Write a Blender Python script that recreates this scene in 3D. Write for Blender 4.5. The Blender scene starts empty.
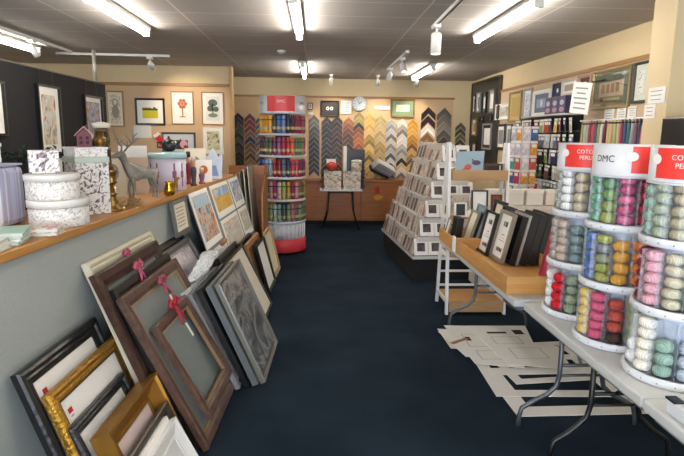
import bpy, bmesh, math, random
from mathutils import Matrix, Vector
random.seed(7)
PI = math.pi
C = bpy.context.scene.collection
SC = bpy.context.scene

# ------------------------------------------------------------------ camera
cd = bpy.data.cameras.new('camera'); cam = bpy.data.objects.new('camera', cd); C.objects.link(cam)
cd.sensor_fit = 'HORIZONTAL'; cd.sensor_width = 36.0; cd.lens = 540.0 / 684.0 * 36.0
cd.clip_start = 0.05; cd.clip_end = 200
cam.matrix_world = (Matrix.Translation((0, 0, 1.6)) @ Matrix.Rotation(-0.0494474, 4, 'Z')
                    @ Matrix.Rotation(PI / 2 - 0.169976, 4, 'X') @ Matrix.Rotation(0.012, 4, 'Z'))
SC.camera = cam
# ------------------------------------------------------------------ world, exposure
w = bpy.data.worlds.new('world'); SC.world = w; w.use_nodes = True
w.node_tree.nodes['Background'].inputs[0].default_value = (0.80, 0.88, 1.0, 1)
w.node_tree.nodes['Background'].inputs[1].default_value = 1.6
SC.view_settings.view_transform = 'Standard'; SC.view_settings.look = 'None'
SC.view_settings.gamma = 1.0; SC.view_settings.use_curve_mapping = False
SC.view_settings.exposure = 2.12
TUBE_POWER = 15.5
SPOT_POWER = 12.0
SC.cycles.use_denoising = True
SC.cycles.max_bounces = 6
SC.cycles.transparent_max_bounces = 16
SC.cycles.sample_clamp_indirect = 4.0

# ------------------------------------------------------------------ materials
def lin(h):
    if isinstance(h, str):
        h = h.lstrip('#'); c = [int(h[i:i+2], 16) / 255 for i in (0, 2, 4)]
    else:
        c = list(h)
    return tuple((x / 12.92 if x <= 0.04045 else ((x + 0.055) / 1.055) ** 2.4) for x in c) + (1.0,)
_M = {}
def base(name):
    m = bpy.data.materials.new(name); m.use_nodes = True
    return m, m.node_tree.nodes, m.node_tree.links, m.node_tree.nodes['Principled BSDF']
def mat(name, c='#888888', rough=0.6, metal=0.0, noise=0.0, scale=20.0, bump=0.0, coat=0.0, spec=0.5):
    if name in _M: return _M[name]
    m, N, L, b = base(name); col = lin(c)
    b.inputs['Base Color'].default_value = col; b.inputs['Roughness'].default_value = rough
    b.inputs['Metallic'].default_value = metal; b.inputs['Coat Weight'].default_value = coat
    b.inputs['Specular IOR Level'].default_value = spec
    if noise or bump:
        tc = N.new('ShaderNodeTexCoord'); n = N.new('ShaderNodeTexNoise'); n.inputs['Scale'].default_value = scale
        n.inputs['Detail'].default_value = 4; L.new(tc.outputs['Object'], n.inputs['Vector'])
        if noise:
            mx = N.new('ShaderNodeMix'); mx.data_type = 'RGBA'
            mx.inputs[6].default_value = tuple(x * (1 - noise) for x in col[:3]) + (1,)
            mx.inputs[7].default_value = tuple(min(1, x * (1 + noise)) for x in col[:3]) + (1,)
            L.new(n.outputs['Fac'], mx.inputs[0]); L.new(mx.outputs[2], b.inputs['Base Color'])
        if bump:
            bp = N.new('ShaderNodeBump'); bp.inputs['Strength'].default_value = bump; bp.inputs['Distance'].default_value = 0.01
            L.new(n.outputs['Fac'], bp.inputs['Height']); L.new(bp.outputs['Normal'], b.inputs['Normal'])
    _M[name] = m; return m
def wood(name, c1, c2, scale=(1, 1, 12), rough=0.5, sc=6):
    if name in _M: return _M[name]
    m, N, L, b = base(name); b.inputs['Roughness'].default_value = rough
    tc = N.new('ShaderNodeTexCoord'); mp = N.new('ShaderNodeMapping'); mp.inputs['Scale'].default_value = scale
    n = N.new('ShaderNodeTexNoise'); n.inputs['Scale'].default_value = sc; n.inputs['Detail'].default_value = 6
    n.inputs['Distortion'].default_value = 1.0
    r = N.new('ShaderNodeValToRGB'); r.color_ramp.elements[0].color = lin(c1); r.color_ramp.elements[1].color = lin(c2)
    r.color_ramp.elements[0].position = 0.3; r.color_ramp.elements[1].position = 0.7
    L.new(tc.outputs['Object'], mp.inputs[0]); L.new(mp.outputs[0], n.inputs['Vector'])
    L.new(n.outputs['Fac'], r.inputs[0]); L.new(r.outputs[0], b.inputs['Base Color'])
    _M[name] = m; return m
def art(name, cols, scale=8.0, stretch=(1, 1, 1), hard=True, rough=0.5, dist=1.5, rnd=False, detail=2):
    """printed picture: noise through a stepped ramp"""
    if name in _M: return _M[name]
    m, N, L, b = base(name); b.inputs['Roughness'].default_value = rough
    tc = N.new('ShaderNodeTexCoord'); mp = N.new('ShaderNodeMapping'); mp.inputs['Scale'].default_value = stretch
    n = N.new('ShaderNodeTexNoise'); n.inputs['Scale'].default_value = scale; n.inputs['Detail'].default_value = detail
    n.inputs['Distortion'].default_value = dist
    L.new(tc.outputs['Object'], mp.inputs[0])
    src = mp.outputs[0]
    if rnd:
        oi = N.new('ShaderNodeObjectInfo'); ad = N.new('ShaderNodeVectorMath'); ad.operation = 'ADD'
        sc = N.new('ShaderNodeMath'); sc.operation = 'MULTIPLY'; sc.inputs[1].default_value = 37.0
        L.new(oi.outputs['Random'], sc.inputs[0]); L.new(src, ad.inputs[0]); L.new(sc.outputs[0], ad.inputs[1]); src = ad.outputs[0]
    L.new(src, n.inputs['Vector'])
    r = N.new('ShaderNodeValToRGB'); cr = r.color_ramp
    if hard: cr.interpolation = 'CONSTANT'
    k = len(cols)
    while len(cr.elements) < k: cr.elements.new(0.5)
    for i, c in enumerate(cols):
        cr.elements[i].position = 0.0 if (i == 0) else 0.33 + 0.34 * (i - 0.5) / max(1, k - 1)
        cr.elements[i].color = lin(c)
    L.new(n.outputs['Fac'], r.inputs[0]); L.new(r.outputs[0], b.inputs['Base Color'])
    _M[name] = m; return m
def objcol(name, rough=0.6, metal=0.0, vary=0.0, scale=40, stretch=(1, 1, 1), bump=0.0, wave=False, mul=1.0, spec=0.5):
    """colour comes from the object's own colour"""
    if name in _M: return _M[name]
    m, N, L, b = base(name); b.inputs['Roughness'].default_value = rough; b.inputs['Metallic'].default_value = metal
    b.inputs['Specular IOR Level'].default_value = spec
    oi = N.new('ShaderNodeObjectInfo'); out = oi.outputs['Color']
    if vary or mul != 1.0:
        tc = N.new('ShaderNodeTexCoord'); mp = N.new('ShaderNodeMapping'); mp.inputs['Scale'].default_value = stretch
        L.new(tc.outputs['Object'], mp.inputs[0])
        if wave:
            n = N.new('ShaderNodeTexWave'); n.inputs['Scale'].default_value = scale; n.inputs['Distortion'].default_value = 2.0
        else:
            n = N.new('ShaderNodeTexNoise'); n.inputs['Scale'].default_value = scale
        L.new(mp.outputs[0], n.inputs['Vector'])
        mr = N.new('ShaderNodeMapRange'); mr.inputs[3].default_value = mul * (1 - vary); mr.inputs[4].default_value = mul * (1 + vary)
        L.new(n.outputs['Fac'], mr.inputs[0])
        vm = N.new('ShaderNodeVectorMath'); vm.operation = 'SCALE'
        L.new(out, vm.inputs[0]); L.new(mr.outputs[0], vm.inputs['Scale']); out = vm.outputs[0]
        if bump:
            bp = N.new('ShaderNodeBump'); bp.inputs['Strength'].default_value = bump; bp.inputs['Distance'].default_value = 0.004
            L.new(n.outputs['Fac'], bp.inputs['Height']); L.new(bp.outputs['Normal'], b.inputs['Normal'])
    L.new(out, b.inputs['Base Color']); _M[name] = m; return m
def clear(name, tint='#ffffff', fac=0.10, rough=0.08, frm=0.4):
    if name in _M: return _M[name]
    m, N, L, b = base(name); N.remove(b); o = N['Material Output']
    t = N.new('ShaderNodeBsdfTransparent'); t.inputs[0].default_value = lin(tint)
    g = N.new('ShaderNodeBsdfGlossy'); g.inputs['Roughness'].default_value = rough; g.inputs[0].default_value = (.9, .93, .95, 1)
    mx = N.new('ShaderNodeMixShader'); fr = N.new('ShaderNodeLayerWeight'); fr.inputs[0].default_value = 0.25
    ma = N.new('ShaderNodeMath'); ma.operation = 'MULTIPLY_ADD'; ma.inputs[1].default_value = frm; ma.inputs[2].default_value = fac
    L.new(fr.outputs['Fresnel'], ma.inputs[0]); L.new(ma.outputs[0], mx.inputs[0])
    L.new(t.outputs[0], mx.inputs[1]); L.new(g.outputs[0], mx.inputs[2]); L.new(mx.outputs[0], o.inputs[0])
    _M[name] = m; return m
def emit(name, c, s):
    if name in _M: return _M[name]
    m, N, L, b = base(name); b.inputs['Base Color'].default_value = lin(c)
    b.inputs['Emission Color'].default_value = lin(c); b.inputs['Emission Strength'].default_value = s
    _M[name] = m; return m

def frosted():
    if 'frosted' in _M: return _M['frosted']
    m, N, L, b = base('frosted_divider'); N.remove(b)
    t = N.new('ShaderNodeBsdfTransparent'); d = N.new('ShaderNodeBsdfDiffuse'); d.inputs[0].default_value = (.85, .88, .93, 1)
    mx = N.new('ShaderNodeMixShader'); mx.inputs[0].default_value = .18
    L.new(t.outputs[0], mx.inputs[1]); L.new(d.outputs[0], mx.inputs[2]); L.new(mx.outputs[0], N['Material Output'].inputs[0])
    _M['frosted'] = m; return m
white_paint = mat('white_paint', '#e6e6e4', 0.35)
white_plastic = mat('white_plastic', '#d2d4d8', 0.3)
table_plastic = mat('table_plastic', '#c0c2c0', 0.45, noise=0.05, scale=60)
paper = mat('paper', '#eceae4', 0.7)
cream_paper = mat('cream_paper', '#e4dcc6', 0.7)
black_paint = mat('black_paint', '#121213', 0.35)
black_satin = mat('black_satin', '#1a1a1b', 0.3, noise=0.3, scale=30)
black_matte = mat('black_matte', '#0d0e11', 0.8)
ink = mat('ink', '#3a3a3e', 0.7)
ink_pale = mat('pale_ink', '#8d8f94', 0.7)
grey_metal = mat('grey_metal', '#5d6165', 0.35, 0.6)
dark_steel = mat('dark_steel', '#33363a', 0.35, 0.5)
red_card = mat('red_card', '#e2382f', 0.4)
gold_leaf = mat('gold_leaf', '#b98a34', 0.35, 0.7, noise=0.5, scale=70, bump=0.8)
gold_smooth = mat('gold_smooth', '#a87a33', 0.35, 0.65, noise=0.25, scale=12)
brass = mat('antique_brass', '#8f6f3a', 0.3, 0.85, noise=0.5, scale=40)
pewter = mat('pewter', '#8a857b', 0.45, 0.3, noise=0.35, scale=60, bump=0.5)
dark_brown = wood('dark_brown_wood', '#2c1b14', '#4a3024', (2, 2, 2), 0.35, 9)
mid_brown = wood('mid_brown_wood', '#41302a', '#63493d', (2, 2, 2), 0.4, 9)
tan_wood = wood('tan_wood', '#8a6038', '#a5794a', (1, 6, 6), 0.5, 5)
light_wood = wood('light_wood', '#b98446', '#cc9a5a', (1, 1, 14), 0.45, 4)
ledge_wood = wood('ledge_wood', '#a8753c', '#c08b4d', (12, 1, 12), 0.35, 3)
counter_wood = wood('counter_wood', '#8d5426', '#a8682f', (1, 8, 12), 0.4, 2)
shelf_wood = wood('shelf_wood', '#a88257', '#bb9668', (1, 12, 12), 0.5, 4)
trim_wood = wood('trim_wood', '#93693e', '#a67a4a', (1, 1, 10), 0.5, 3)
clear_shell = clear('clear_acrylic', '#ffffff', 0.03, 0.12, 0.25)
glass = clear('picture_glass', '#ffffff', 0.02, 0.03, 0.2)
perle = objcol('perle_thread', 0.75, vary=0.16, scale=42, stretch=(1, 1, .6), bump=0.4, wave=True, spec=0.3)
skein_mat = objcol('stranded_thread', 0.55, vary=0.25, scale=160, stretch=(1, 1, .05))
mould_face = objcol('moulding_face', 0.35, vary=0.12, scale=30)
mould_lip = objcol('moulding_lip', 0.3, vary=0.2, scale=20, mul=1.3)
packet_col = objcol('packet_print', 0.25, vary=0.8, scale=28)
plain_col = objcol('plain_colour', 0.5)
card_print = art('card_print', ['#382e2c', '#6e5f58', '#a08f86', '#c8bcb2', '#6f6462', '#b5a79e'], 8, (1, 1, .5), rnd=True, dist=1.5, hard=False)

# ------------------------------------------------------------------ mesh helper
class MB:
    def __init__(s): s.v = []; s.f = []; s.m = []; s.X = Matrix.Identity(4); s.smooth = []
    def add(s, vs, fs, m=0, smooth=False):
        o = len(s.v); s.v += [tuple(s.X @ Vector(p)) for p in vs]
        for f in fs: s.f.append([i + o for i in f]); s.m.append(m); s.smooth.append(smooth)
        return s
    def box(s, x0, x1, y0, y1, z0, z1, m=0):
        return s.add([(x0,y0,z0),(x1,y0,z0),(x1,y1,z0),(x0,y1,z0),(x0,y0,z1),(x1,y0,z1),(x1,y1,z1),(x0,y1,z1)],
              [(0,3,2,1),(4,5,6,7),(0,1,5,4),(1,2,6,5),(2,3,7,6),(3,0,4,7)], m)
    def hexa(s, p, m=0):
        return s.add(p, [(0,3,2,1),(4,5,6,7),(0,1,5,4),(1,2,6,5),(2,3,7,6),(3,0,4,7)], m)
    def quad(s, a, b, c, d, m=0): return s.add([a, b, c, d], [(0, 1, 2, 3)], m)
    def prism(s, poly, y0, y1, m=0):
        """poly in x,z extruded along y"""
        n = len(poly); vs = [(x, y0, z) for x, z in poly] + [(x, y1, z) for x, z in poly]
        fs = [tuple(range(n)), tuple(range(2*n-1, n-1, -1))] + [((i+1) % n, i, i+n, (i+1) % n + n) for i in range(n)]
        return s.add(vs, fs, m)
    def lathe(s, prof, n=24, c=(0, 0, 0), m=0, a0=0, a1=2*PI, cap=True, smooth=True):
        full = abs(a1 - a0 - 2*PI) < 1e-6; k = n if full else n + 1; vs = []; fs = []
        for r, z in prof:
            for i in range(k):
                a = a0 + (a1 - a0) * i / n; vs.append((c[0] + r*math.cos(a), c[1] + r*math.sin(a), c[2] + z))
        for j in range(len(prof) - 1):
            for i in range(n):
                i2 = (i + 1) % k; fs.append((j*k+i, j*k+i2, (j+1)*k+i2, (j+1)*k+i))
        if cap and full:
            if prof[0][0] > 1e-5: fs.append(tuple(range(k-1, -1, -1)))
            if prof[-1][0] > 1e-5: fs.append(tuple(range((len(prof)-1)*k, len(prof)*k)))
        return s.add(vs, fs, m, smooth)
    def tube(s, pts, r, n=8, m=0):
        pts = [Vector(p) for p in pts]; rs = r if isinstance(r, (list, tuple)) else [r]*len(pts); vs = []; fs = []
        t0 = (pts[1]-pts[0]).normalized(); up = Vector((0, 0, 1)) if abs(t0.z) < .9 else Vector((1, 0, 0)); u = t0.cross(up).normalized()
        for i, p in enumerate(pts):
            t = (pts[min(i+1, len(pts)-1)] - pts[max(i-1, 0)]).normalized(); u = (u - t*u.dot(t)).normalized(); w_ = t.cross(u)
            for k in range(n):
                a = 2*PI*k/n; vs.append(p + (u*math.cos(a) + w_*math.sin(a))*rs[i])
        for i in range(len(pts)-1):
            for k in range(n): fs.append((i*n+k, i*n+(k+1) % n, (i+1)*n+(k+1) % n, (i+1)*n+k))
        fs.append(tuple(range(n-1, -1, -1))); fs.append(tuple(range((len(pts)-1)*n, len(pts)*n)))
        return s.add(vs, fs, m, True)
    def ring(s, w_, h, prof, m=0, ms=None):
        """mitred frame, centred on x, bottom at z 0; prof = (inset, forward) closed loop, forward is -y"""
        vs = []; fs = []; P = len(prof)
        for u, d in prof:
            vs += [(-w_/2+u, -d, u), (w_/2-u, -d, u), (w_/2-u, -d, h-u), (-w_/2+u, -d, h-u)]
        mm = []
        for j in range(P):
            j2 = (j+1) % P
            for k in range(4):
                k2 = (k+1) % 4; fs.append((j*4+k, j*4+k2, j2*4+k2, j2*4+k)); mm.append(ms[j] if ms else m)
        o = len(s.f); s.add(vs, fs, m)
        for i, x in enumerate(mm): s.m[o+i] = x
        return s
    def build(s, name, mats, parent=None, bev=0, sub=0):
        me = bpy.data.meshes.new(name); me.from_pydata(s.v, [], s.f); me.validate()
        if not isinstance(mats, (list, tuple)): mats = [mats]
        for x in mats: me.materials.append(x)
        if len(me.polygons) == len(s.m):
            me.polygons.foreach_set('material_index', s.m); me.polygons.foreach_set('use_smooth', s.smooth)
        bm = bmesh.new(); bm.from_mesh(me); bmesh.ops.recalc_face_normals(bm, faces=bm.faces[:]); bm.to_mesh(me); bm.free()
        o = bpy.data.objects.new(name, me); C.objects.link(o)
        if parent: o.parent = parent
        if bev:
            b = o.modifiers.new('bevel', 'BEVEL'); b.width = bev; b.segments = 2; b.limit_method = 'ANGLE'; b.angle_limit = 0.6
        if sub:
            b = o.modifiers.new('sub', 'SUBSURF'); b.levels = sub; b.render_levels = sub
        return o
def tag(o, label, cat, group=None, kind=None):
    o['label'] = label; o['category'] = cat
    if group: o['group'] = group
    if kind: o['kind'] = kind
    return o
def thing(name, label, cat, loc=(0, 0, 0), rz=0, group=None, lean=0):
    o = bpy.data.objects.new(name, None); C.objects.link(o); o.empty_display_size = .05
    o.location = loc; o.rotation_euler = (-lean, 0, rz); tag(o, label, cat, group); return o
def put(o, loc=(0, 0, 0), rz=0, lean=0): o.location = loc; o.rotation_euler = (-lean, 0, rz); return o
def struct(o): o['kind'] = 'structure'; return o
def kids(o): return [c for c in bpy.data.objects if c.parent == o]
_kids = {}
def copy_tree(o, parent=None):
    c = o.copy(); C.objects.link(c)
    if parent: c.parent = parent
    if o.name not in _kids: _kids[o.name] = kids(o)
    for ch in _kids[o.name]: copy_tree(ch, c)
    return c
ORD = ['first', 'second', 'third', 'fourth', 'fifth', 'sixth', 'seventh', 'eighth', 'ninth', 'tenth', 'eleventh', 'twelfth', 'thirteenth', 'fourteenth',
       'fifteenth', 'sixteenth', 'seventeenth', 'eighteenth', 'nineteenth', 'twentieth', 'twenty-first', 'twenty-second', 'twenty-third', 'twenty-fourth', 'twenty-fifth', 'twenty-sixth', 'twenty-seventh', 'twenty-eighth']
def text_mb(mb, s, size, m=0, xf=None, align='CENTER', font_bold=0.0):
    cu = bpy.data.curves.new('t', 'FONT'); cu.body = s; cu.size = size; cu.align_x = align; cu.align_y = 'CENTER'; cu.offset = font_bold
    cu.resolution_u = 3; o = bpy.data.objects.new('t', cu); C.objects.link(o)
    me = bpy.data.meshes.new_from_object(o.evaluated_get(bpy.context.evaluated_depsgraph_get()))
    vs = [tuple(v.co) for v in me.vertices]; fs = [tuple(p.vertices) for p in me.polygons]
    bpy.data.objects.remove(o); bpy.data.curves.remove(cu); bpy.data.meshes.remove(me)
    if xf: vs = [xf(x, y) for x, y, z in vs]
    mb.add(vs, fs, m)

# ================================================================== SETTING
carpet, N, L, b = base('navy_carpet')
b.inputs['Roughness'].default_value = 0.95; b.inputs['Specular IOR Level'].default_value = 0.1
tc = N.new('ShaderNodeTexCoord'); n1 = N.new('ShaderNodeTexNoise'); n1.inputs['Scale'].default_value = 260
n2 = N.new('ShaderNodeTexNoise'); n2.inputs['Scale'].default_value = 2.2; n2.inputs['Detail'].default_value = 5
L.new(tc.outputs['Object'], n1.inputs['Vector']); L.new(tc.outputs['Object'], n2.inputs['Vector'])
ad = N.new('ShaderNodeMath'); ad.operation = 'MULTIPLY_ADD'; ad.inputs[1].default_value = 0.5
L.new(n2.outputs['Fac'], ad.inputs[0]); sb = N.new('ShaderNodeMath'); sb.operation = 'MULTIPLY'; sb.inputs[1].default_value = 0.5
L.new(n1.outputs['Fac'], sb.inputs[0]); L.new(sb.outputs[0], ad.inputs[2])
r = N.new('ShaderNodeValToRGB'); r.color_ramp.elements[0].position = .35; r.color_ramp.elements[1].position = .65
r.color_ramp.elements[0].color = lin('#111d27'); r.color_ramp.elements[1].color = lin('#25323e')
L.new(ad.outputs[0], r.inputs[0]); L.new(r.outputs[0], b.inputs['Base Color'])
bp = N.new('ShaderNodeBump'); bp.inputs['Strength'].default_value = .5; bp.inputs['Distance'].default_value = .004
L.new(n1.outputs['Fac'], bp.inputs['Height']); L.new(bp.outputs['Normal'], b.inputs['Normal'])

ceil_mat, N, L, b = base('ceiling_tile')
b.inputs['Roughness'].default_value = 0.8
tc = N.new('ShaderNodeTexCoord'); mp = N.new('ShaderNodeMapping'); mp.inputs['Location'].default_value = (0.13, 0.17, 0)
br = N.new('ShaderNodeTexBrick'); br.offset = 0; br.inputs['Scale'].default_value = 1.0
br.inputs['Brick Width'].default_value = 1.01; br.inputs['Row Height'].default_value = 0.5
br.inputs['Mortar Size'].default_value = 0.009; br.inputs['Mortar Smooth'].default_value = 0.2
br.inputs['Color1'].default_value = lin('#bcb6b0'); br.inputs['Color2'].default_value = lin('#b3ada7'); br.inputs['Mortar'].default_value = lin('#e0d9d2')
L.new(tc.outputs['Object'], mp.inputs[0]); L.new(mp.outputs[0], br.inputs['Vector'])
nz = N.new('ShaderNodeTexNoise'); nz.inputs['Scale'].default_value = 120; L.new(tc.outputs['Object'], nz.inputs['Vector'])
mx = N.new('ShaderNodeMix'); mx.data_type = 'RGBA'; mx.blend_type = 'MULTIPLY'; mx.inputs[0].default_value = .25
L.new(br.outputs['Color'], mx.inputs[6]); L.new(nz.outputs['Fac'], mx.inputs[7]); L.new(mx.outputs[2], b.inputs['Base Color'])

cream_wall = mat('cream_wall', '#d4c19a', 0.8, noise=0.04, scale=4)
peach_wall = mat('peach_wall', '#c9ab88', 0.85, noise=0.05, scale=5)
beige_wall = mat('beige_wall', '#c4ae92', 0.85, noise=0.05, scale=5)
grey_fabric = mat('grey_fabric', '#a0a6a3', 0.9, noise=0.10, scale=90, bump=0.15)
black_wall = mat('black_wall', '#15161a', 0.8, noise=0.1, scale=8)

struct(MB().box(-5, 3.2, -3, 10.3, -0.1, 0).build('floor', carpet))
struct(MB().box(-5, 3.2, -3, 10.3, 2.6, 2.7).build('ceiling', ceil_mat))
# back wall: lower display zone and upper cream band
bw = MB().box(-5, 3.1, 10.0, 10.2, 0, 2.6).build('wall_back', cream_wall); struct(bw)
struct(MB().box(-5, 2.5, 9.985, 10.0, 0.0, 2.27).build('wall_back_panel', peach_wall))
struct(MB().box(-5, 2.52, 9.965, 10.0, 2.262, 2.297).build('trim_1', trim_wood, bev=.004))
# right wall
struct(MB().box(2.87, 3.1, -3, 10.0, 0, 2.6).build('wall_right', cream_wall))
struct(MB().box(2.855, 2.87, 3.9, 8.45, 0.0, 2.28).build('wall_right_panel', beige_wall))
struct(MB().box(2.84, 2.87, 3.9, 8.45, 2.28, 2.32).build('trim_2', trim_wood, bev=.004))
struct(MB().box(2.40, 2.87, 3.68, 3.94, 0, 2.6).build('wall_pillar', cream_wall, bev=.004))
# left part of the back: a thin wall standing nearer
struct(MB().box(-5, -1.31, 8.5, 8.6, 0, 2.6).build('wall_left_back', cream_wall))
struct(MB().box(-5, -1.31, 8.485, 8.5, 0, 2.30).build('wall_left_back_panel', peach_wall))
struct(MB().box(-5, -1.31, 8.465, 8.5, 2.30, 2.345).build('trim_3', trim_wood, bev=.004))
struct(MB().box(-1.31, -1.265, 8.46, 8.62, 0, 2.6).build('trim_4', wood('edge_wood', '#a98a5c', '#bd9d6c', (6, 6, 1), .5, 3), bev=.004))
struct(MB().box(-5.1, -5, -3, 10.3, 0, 2.6).build('wall_left', cream_wall))
# tall black partition on the left
struct(MB().box(-2.80, -2.70, -0.5, 7.26, 0, 2.20).build('wall_partition', black_wall))
struct(MB().box(-2.81, -2.69, -0.5, 7.27, 2.20, 2.212).build('trim_5', mat('partition_cap', '#6b665f', .6)))
# low half wall with timber ledge; its face line turns slightly
def wx(y): return -1.165 + 0.057 * (y - 1.93)
hw = MB().hexa([(wx(.3)-.5,.3,0),(wx(.3),.3,0),(wx(5.95),5.95,0),(wx(5.95)-.5,5.95,0),(wx(.3)-.5,.3,1.125),(wx(.3),.3,1.125),(wx(5.95),5.95,1.125),(wx(5.95)-.5,5.95,1.125)])
struct(hw.build('wall_half', grey_fabric))
lw = MB().hexa([(wx(.3)-.53,.28,1.125),(wx(.3)+.03,.28,1.125),(wx(6)+.03,6,1.125),(wx(6)-.53,6,1.125),(wx(.3)-.53,.28,1.165),(wx(.3)+.03,.28,1.165),(wx(6)+.03,6,1.165),(wx(6)-.53,6,1.165)])
struct(lw.build('trim_6', ledge_wood, bev=.006))
# steel post up to the ceiling on the partition
tag(MB().lathe([(.022, 2.213), (.022, 2.6)], 16, (-2.74, 7.06, 0)).build('post', mat('pale_steel', '#b8b4aa', .4, .3)),
    'slim pale steel post between black partition top and ceiling', 'post')

# ------------------------------------------------------------------ ceiling lights
tube_e = emit('lit_tube', '#fff8ee', TUBE_POWER)
housing = mat('light_housing', '#d8d6cf', .5)
def light_proto():
    t = thing('ceiling_light', '', 'ceiling light')
    MB().box(-.042, .042, -.76, .76, -.035, -.001).prism([(-.032, -.035), (.032, -.035), (.02, -.045), (-.02, -.045)], -.76, .76).build('housing', housing, t)
    MB().tube([(0, -.74, -.072), (0, .74, -.072)], .018, 12).build('tube', tube_e, t)
    for s in (-1, 1): MB().box(-.03, .03, s*.75-.015, s*.75+.015, -.092, -.035).build('end_cap', housing, t)
    return t
lp = light_proto()
LG = [(-1.62, 4.72, 'lit fluorescent tube on ceiling above the half wall ledge'),
      (1.575, 4.72, 'lit fluorescent tube on ceiling nearest above the right display wall'),
      (-.165, 4.75, 'lit fluorescent tube in the middle of the ceiling, straight above the open aisle'),
      (-.19, 8.45, 'small distant fluorescent tube above aisle, near the back wall'),
      (1.62, 8.45, 'lit fluorescent tube on ceiling near back wall beside the black display panel'),
      (-3.29, 6.05, 'lit fluorescent tube behind the black partition top'),
      (-1.6, .9, None), (-.165, .9, None), (1.6, .9, None), (-3.3, 1.6, None)]
first = True
for x, y, lab in LG:
    o = lp if first else copy_tree(lp); first = False
    o.location = (x, y, 2.6); o['group'] = 'fluorescent ceiling lights'
    o['label'] = lab or 'fluorescent ceiling light over the shop front area out of the view'
# tracks and spot heads
spot_white = mat('spot_white', '#dddcd8', .35)
lens = emit('spot_lens', '#fff1dc', 9.0)
def spot(loc, aim, label, big=False, light=0.0, head=.075):
    t = thing('spotlight', label, 'spotlight', loc, group='ceiling spotlights')
    MB().box(-.03, .03, -.045, .045, -.03, 0).tube([(0, 0, -.03), (0, 0, -.075)], .01, 8).build('mount', spot_white, t)
    d = (Vector(aim) - Vector(loc)).normalized()
    q = Vector((0, 0, -1)).rotation_difference(d).to_matrix().to_4x4()
    m = MB(); m.X = Matrix.Translation((0, 0, -.08)) @ q
    r = .045 if big else .036; l = .17 if big else .10
    m.lathe([(0, .02), (r*.6, .018), (r, 0), (r, -l), (r*.85, -l), (r*.85, -l+.01)], 18, cap=False)
    h = m.build('head', spot_white, t)
    k = MB(); k.X = m.X; k.lathe([(0, -l+.012), (r*.84, -l+.012)], 18, cap=False); k.build('lens', lens, t)
    if light:
        ld = bpy.data.lights.new('spot_lamp', 'SPOT'); ld.energy = light; ld.spot_size = 1.3; ld.spot_blend = .8; ld.color = (1, .82, .6)
        ld.shadow_soft_size = .03
        lo = bpy.data.objects.new('spot_lamp', ld); C.objects.link(lo); lo.parent = t
        p = Vector((0, 0, -.08)) + d*(l+.01); lo.location = p; lo.rotation_euler = d.to_track_quat('-Z', 'Y').to_euler()
    return t
def track(p, q, label):
    d = Vector(q)-Vector(p); m = MB(); Ln = d.length
    t = thing('light_track', label, 'light track', p, math.atan2(d.y, d.x) - PI/2)
    MB().box(-.018, .018, 0, Ln, -.03, -.001).build('rail', spot_white, t)
    MB().box(-.006, .006, .01, Ln-.01, -.033, -.03).build('slot', black_paint, t)
track((1.03, 3.0, 2.6), (1.07, 5.15, 2.6), 'white light track above the aisle holding the large cylinder spotlight')
track((1.08, 6.6, 2.6), (1.08, 8.4, 2.6), 'short light track near the back carrying two spotlights')
track((-3.05, 3.6, 2.6), (-3.05, 7.15, 2.6), 'pale light track behind the black partition')
track((-3.3, 7.3, 2.6), (-1.9, 7.37, 2.6), 'pale light track running across above the pictures at back left')
spot((1.06, 4.95, 2.57), (1.06, 5.0, 0), 'large white cylinder spotlight pointing straight down on the near track', True)
spot((1.08, 7.0, 2.57), (1.6, 6.6, 0.5), 'white spotlight tilted right at near end of the short back track', light=SPOT_POWER*.5)
spot((1.08, 8.1, 2.57), (.6, 8.6, 0.4), 'white spotlight at far end of the short back track')
for x, lab in ((.25, 'left of three spotlights along the back wall, aimed at black corner samples'), (1.03, 'middle of three spotlights along the back wall, beside the clock'),
               (1.69, 'right of three spotlights along the back wall, above the green picture')):
    spot((x, 9.3, 2.6), (x + .1, 10, 1.8), lab, light=SPOT_POWER*.7)
spot((-2.15, 7.36, 2.57), (-1.9, 8.5, 1.9), 'white spotlight aimed at the pictures on the peach wall', light=SPOT_POWER)
spot((-3.05, 6.2, 2.57), (-2.2, 7.4, 0.2), 'bright spotlight at end of the track behind the black partition')
spot((-3.05, 5.0, 2.57), (-2.2, 4.4, 0.2), 'spotlight on the partition track at the left edge')
tag(MB().lathe([(0.05, 0), (.05, -.02), (.03, -.035), (0, -.035)], 20, (-.42, 6.8, 2.6)).build('smoke_detector', white_plastic), 'small round smoke detector on ceiling above the aisle', 'smoke detector')

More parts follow.
